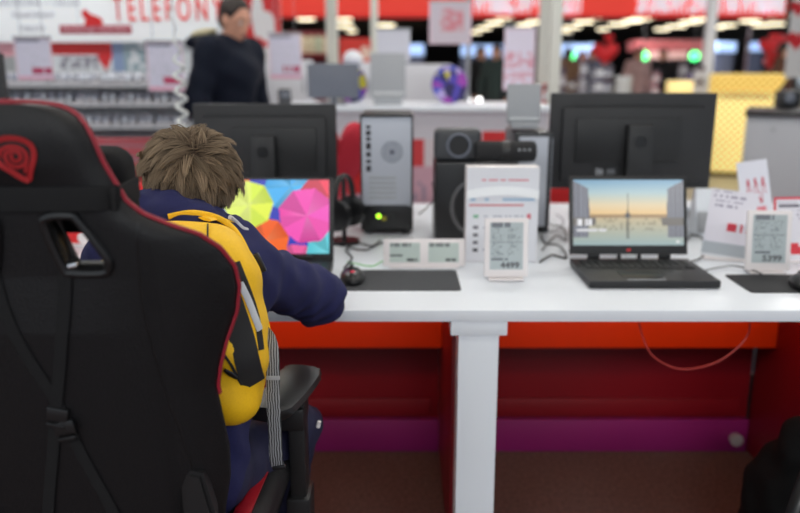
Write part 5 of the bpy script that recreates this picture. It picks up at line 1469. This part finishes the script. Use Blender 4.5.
# assorted far goods between poles and gold counter
for lb, nm, cat_, px0, px1, py0, Y, c_ in (
        ('white plastic bin in the far hall, left above the right monitor', 'white_bin', 'bin', 614, 632, 77, 9.5, (205, 205, 208)),
        ('white goods stand beyond the right monitor, left of the tall pole', 'goods_stand', 'stand', 690, 704, 68, 10.5, (196, 190, 196)),
        ('grey patterned display stand beside the lower red balloon', 'goods_stand', 'stand', 590, 612, 66, 10.8, (140, 140, 156)),
        ('pale pillar-like stand in the dark beyond the gold counter', 'goods_stand', 'stand', 740, 752, 24, 15, (150, 132, 144)),
        ('grey and white display stand just right of the front white pole', 'goods_stand', 'stand', 553, 566, 70, 7.0, (176, 164, 170)),
        ('tall red and white display stand behind the base of the white poles', 'goods_stand', 'stand', 541, 552, 84, 6.0, (206, 40, 48)),
        ('light grey goods stand in the far hall, left of the lower red balloon', 'goods_stand', 'stand', 578, 588, 62, 11.2, (188, 184, 196)),
        ('pink goods stand in the far hall below the left green kiosk light', 'goods_stand', 'stand', 650, 660, 72, 11.0, (206, 150, 160)),
        ('pale stand in the far hall between the pink jacket and the kiosk posts', 'goods_stand', 'stand', 676, 688, 64, 12.5, (176, 170, 180)),
        ('tan goods stand in the far hall right of the front white pole', 'goods_stand', 'stand', 566, 580, 80, 11.5, (132, 104, 86))):
    a, b = at(px0, 110, Y), at(px1, py0, Y); w_ = b.x-a.x; H_ = b.z
    t = thing(nm, lb, cat_, ((a.x+b.x)/2, Y, .008 if Y > 6.2 else 0))
    m_ = clothm(*c_)
    if nm == 'white_bin':
        MB().lathe([(w_*.36, 0), (w_*.5, H_-.04), (w_*.54, H_-.03), (w_*.54, H_), (w_*.46, H_), (w_*.42, H_-.3)], (0, 0, 0), 24).build('shell', m_, t)
    else:
        MB().box((0, 0, H_/2), (w_*.9, w_*.7, H_), .01).build('column', m_, t)
        for k in range(4):
            MB().box((0, -.02, H_*(.98-.07*k)), (w_, w_*.8, .02), .003).box((w_*.2*(-1)**k, -w_*.38, H_*(.98-.07*k)+.03), (w_*.35, .04, .05), .005).build('shelf', white_wall if k % 2 else mat('stand dark', rgb(84, 70, 84), .6), t)
a, b = at(671, 92, 9.0), at(694, 82, 9.0)
t = thing('glowing_box', 'small glowing yellow lit box just above the right monitor', 'light box', ((a.x+b.x)/2, 9.0, .008))
MB().box((0, .1, a.z-.05+(b.z-a.z)/2+.04), (b.x-a.x, .2, b.z-a.z+.03), .01).build('lit_panel', mat('yellow lit panel', rgb(250, 222, 150), .5, emit=.5, ecol=rgb(250, 226, 150)), t)
MB().box((0, .1, (a.z-.03)/2), (b.x-a.x-.06, .16, a.z-.03), .01).build('plinth', blackm, t)
a, b = at(650, 92, 9.8), at(664, 80, 9.8)
# red panels seen between tower, monitors and desk rear
def red_block(label, px0, px1, py0, py1, Y, c_, nm='red_box'):
    a, b = at(px0, py1, Y), at(px1, py0, Y)
    t = thing(nm, label, 'box', ((a.x+b.x)/2, Y, 0))
    return t, a, b
t, a, b = red_block('red merchandise bin with dark base behind the silver-sided tower', 541, 600, 186, 204, 3.45, None, 'red_bin')
MB().box((0, .12, b.z/2+.03), (b.x-a.x, .24, b.z-.06), .01).build('tub', redf, t)
MB().box((0, -.004, a.z-.02), (b.x-a.x+.01, .03, .02), .003).build('green_edge', clothm(70, 90, 50), t)
MB().box((0, .12, .03), (b.x-a.x-.02, .22, .06), .004).build('base', blackm, t)
a = at(345, 150, 3.4)
t = thing('red_heart_cushion', 'red heart cushion standing on the desk rear between left monitor and tower', 'cushion', (at(340, 165, 3.15).x, 3.16, .75))
me = heart_bal(); me.transform(Matrix.Translation((0, 0, .22))); 
o = finish('cushion_body', me, mat('crimson plush', rgb(190, 38, 58), .9, bump=.5, bscale=300), t); o.scale = (.62, .55, .95)
MB().box((.075, .0, .14), (.07, .03, .16), .006).build('gift_tag', redf, t)
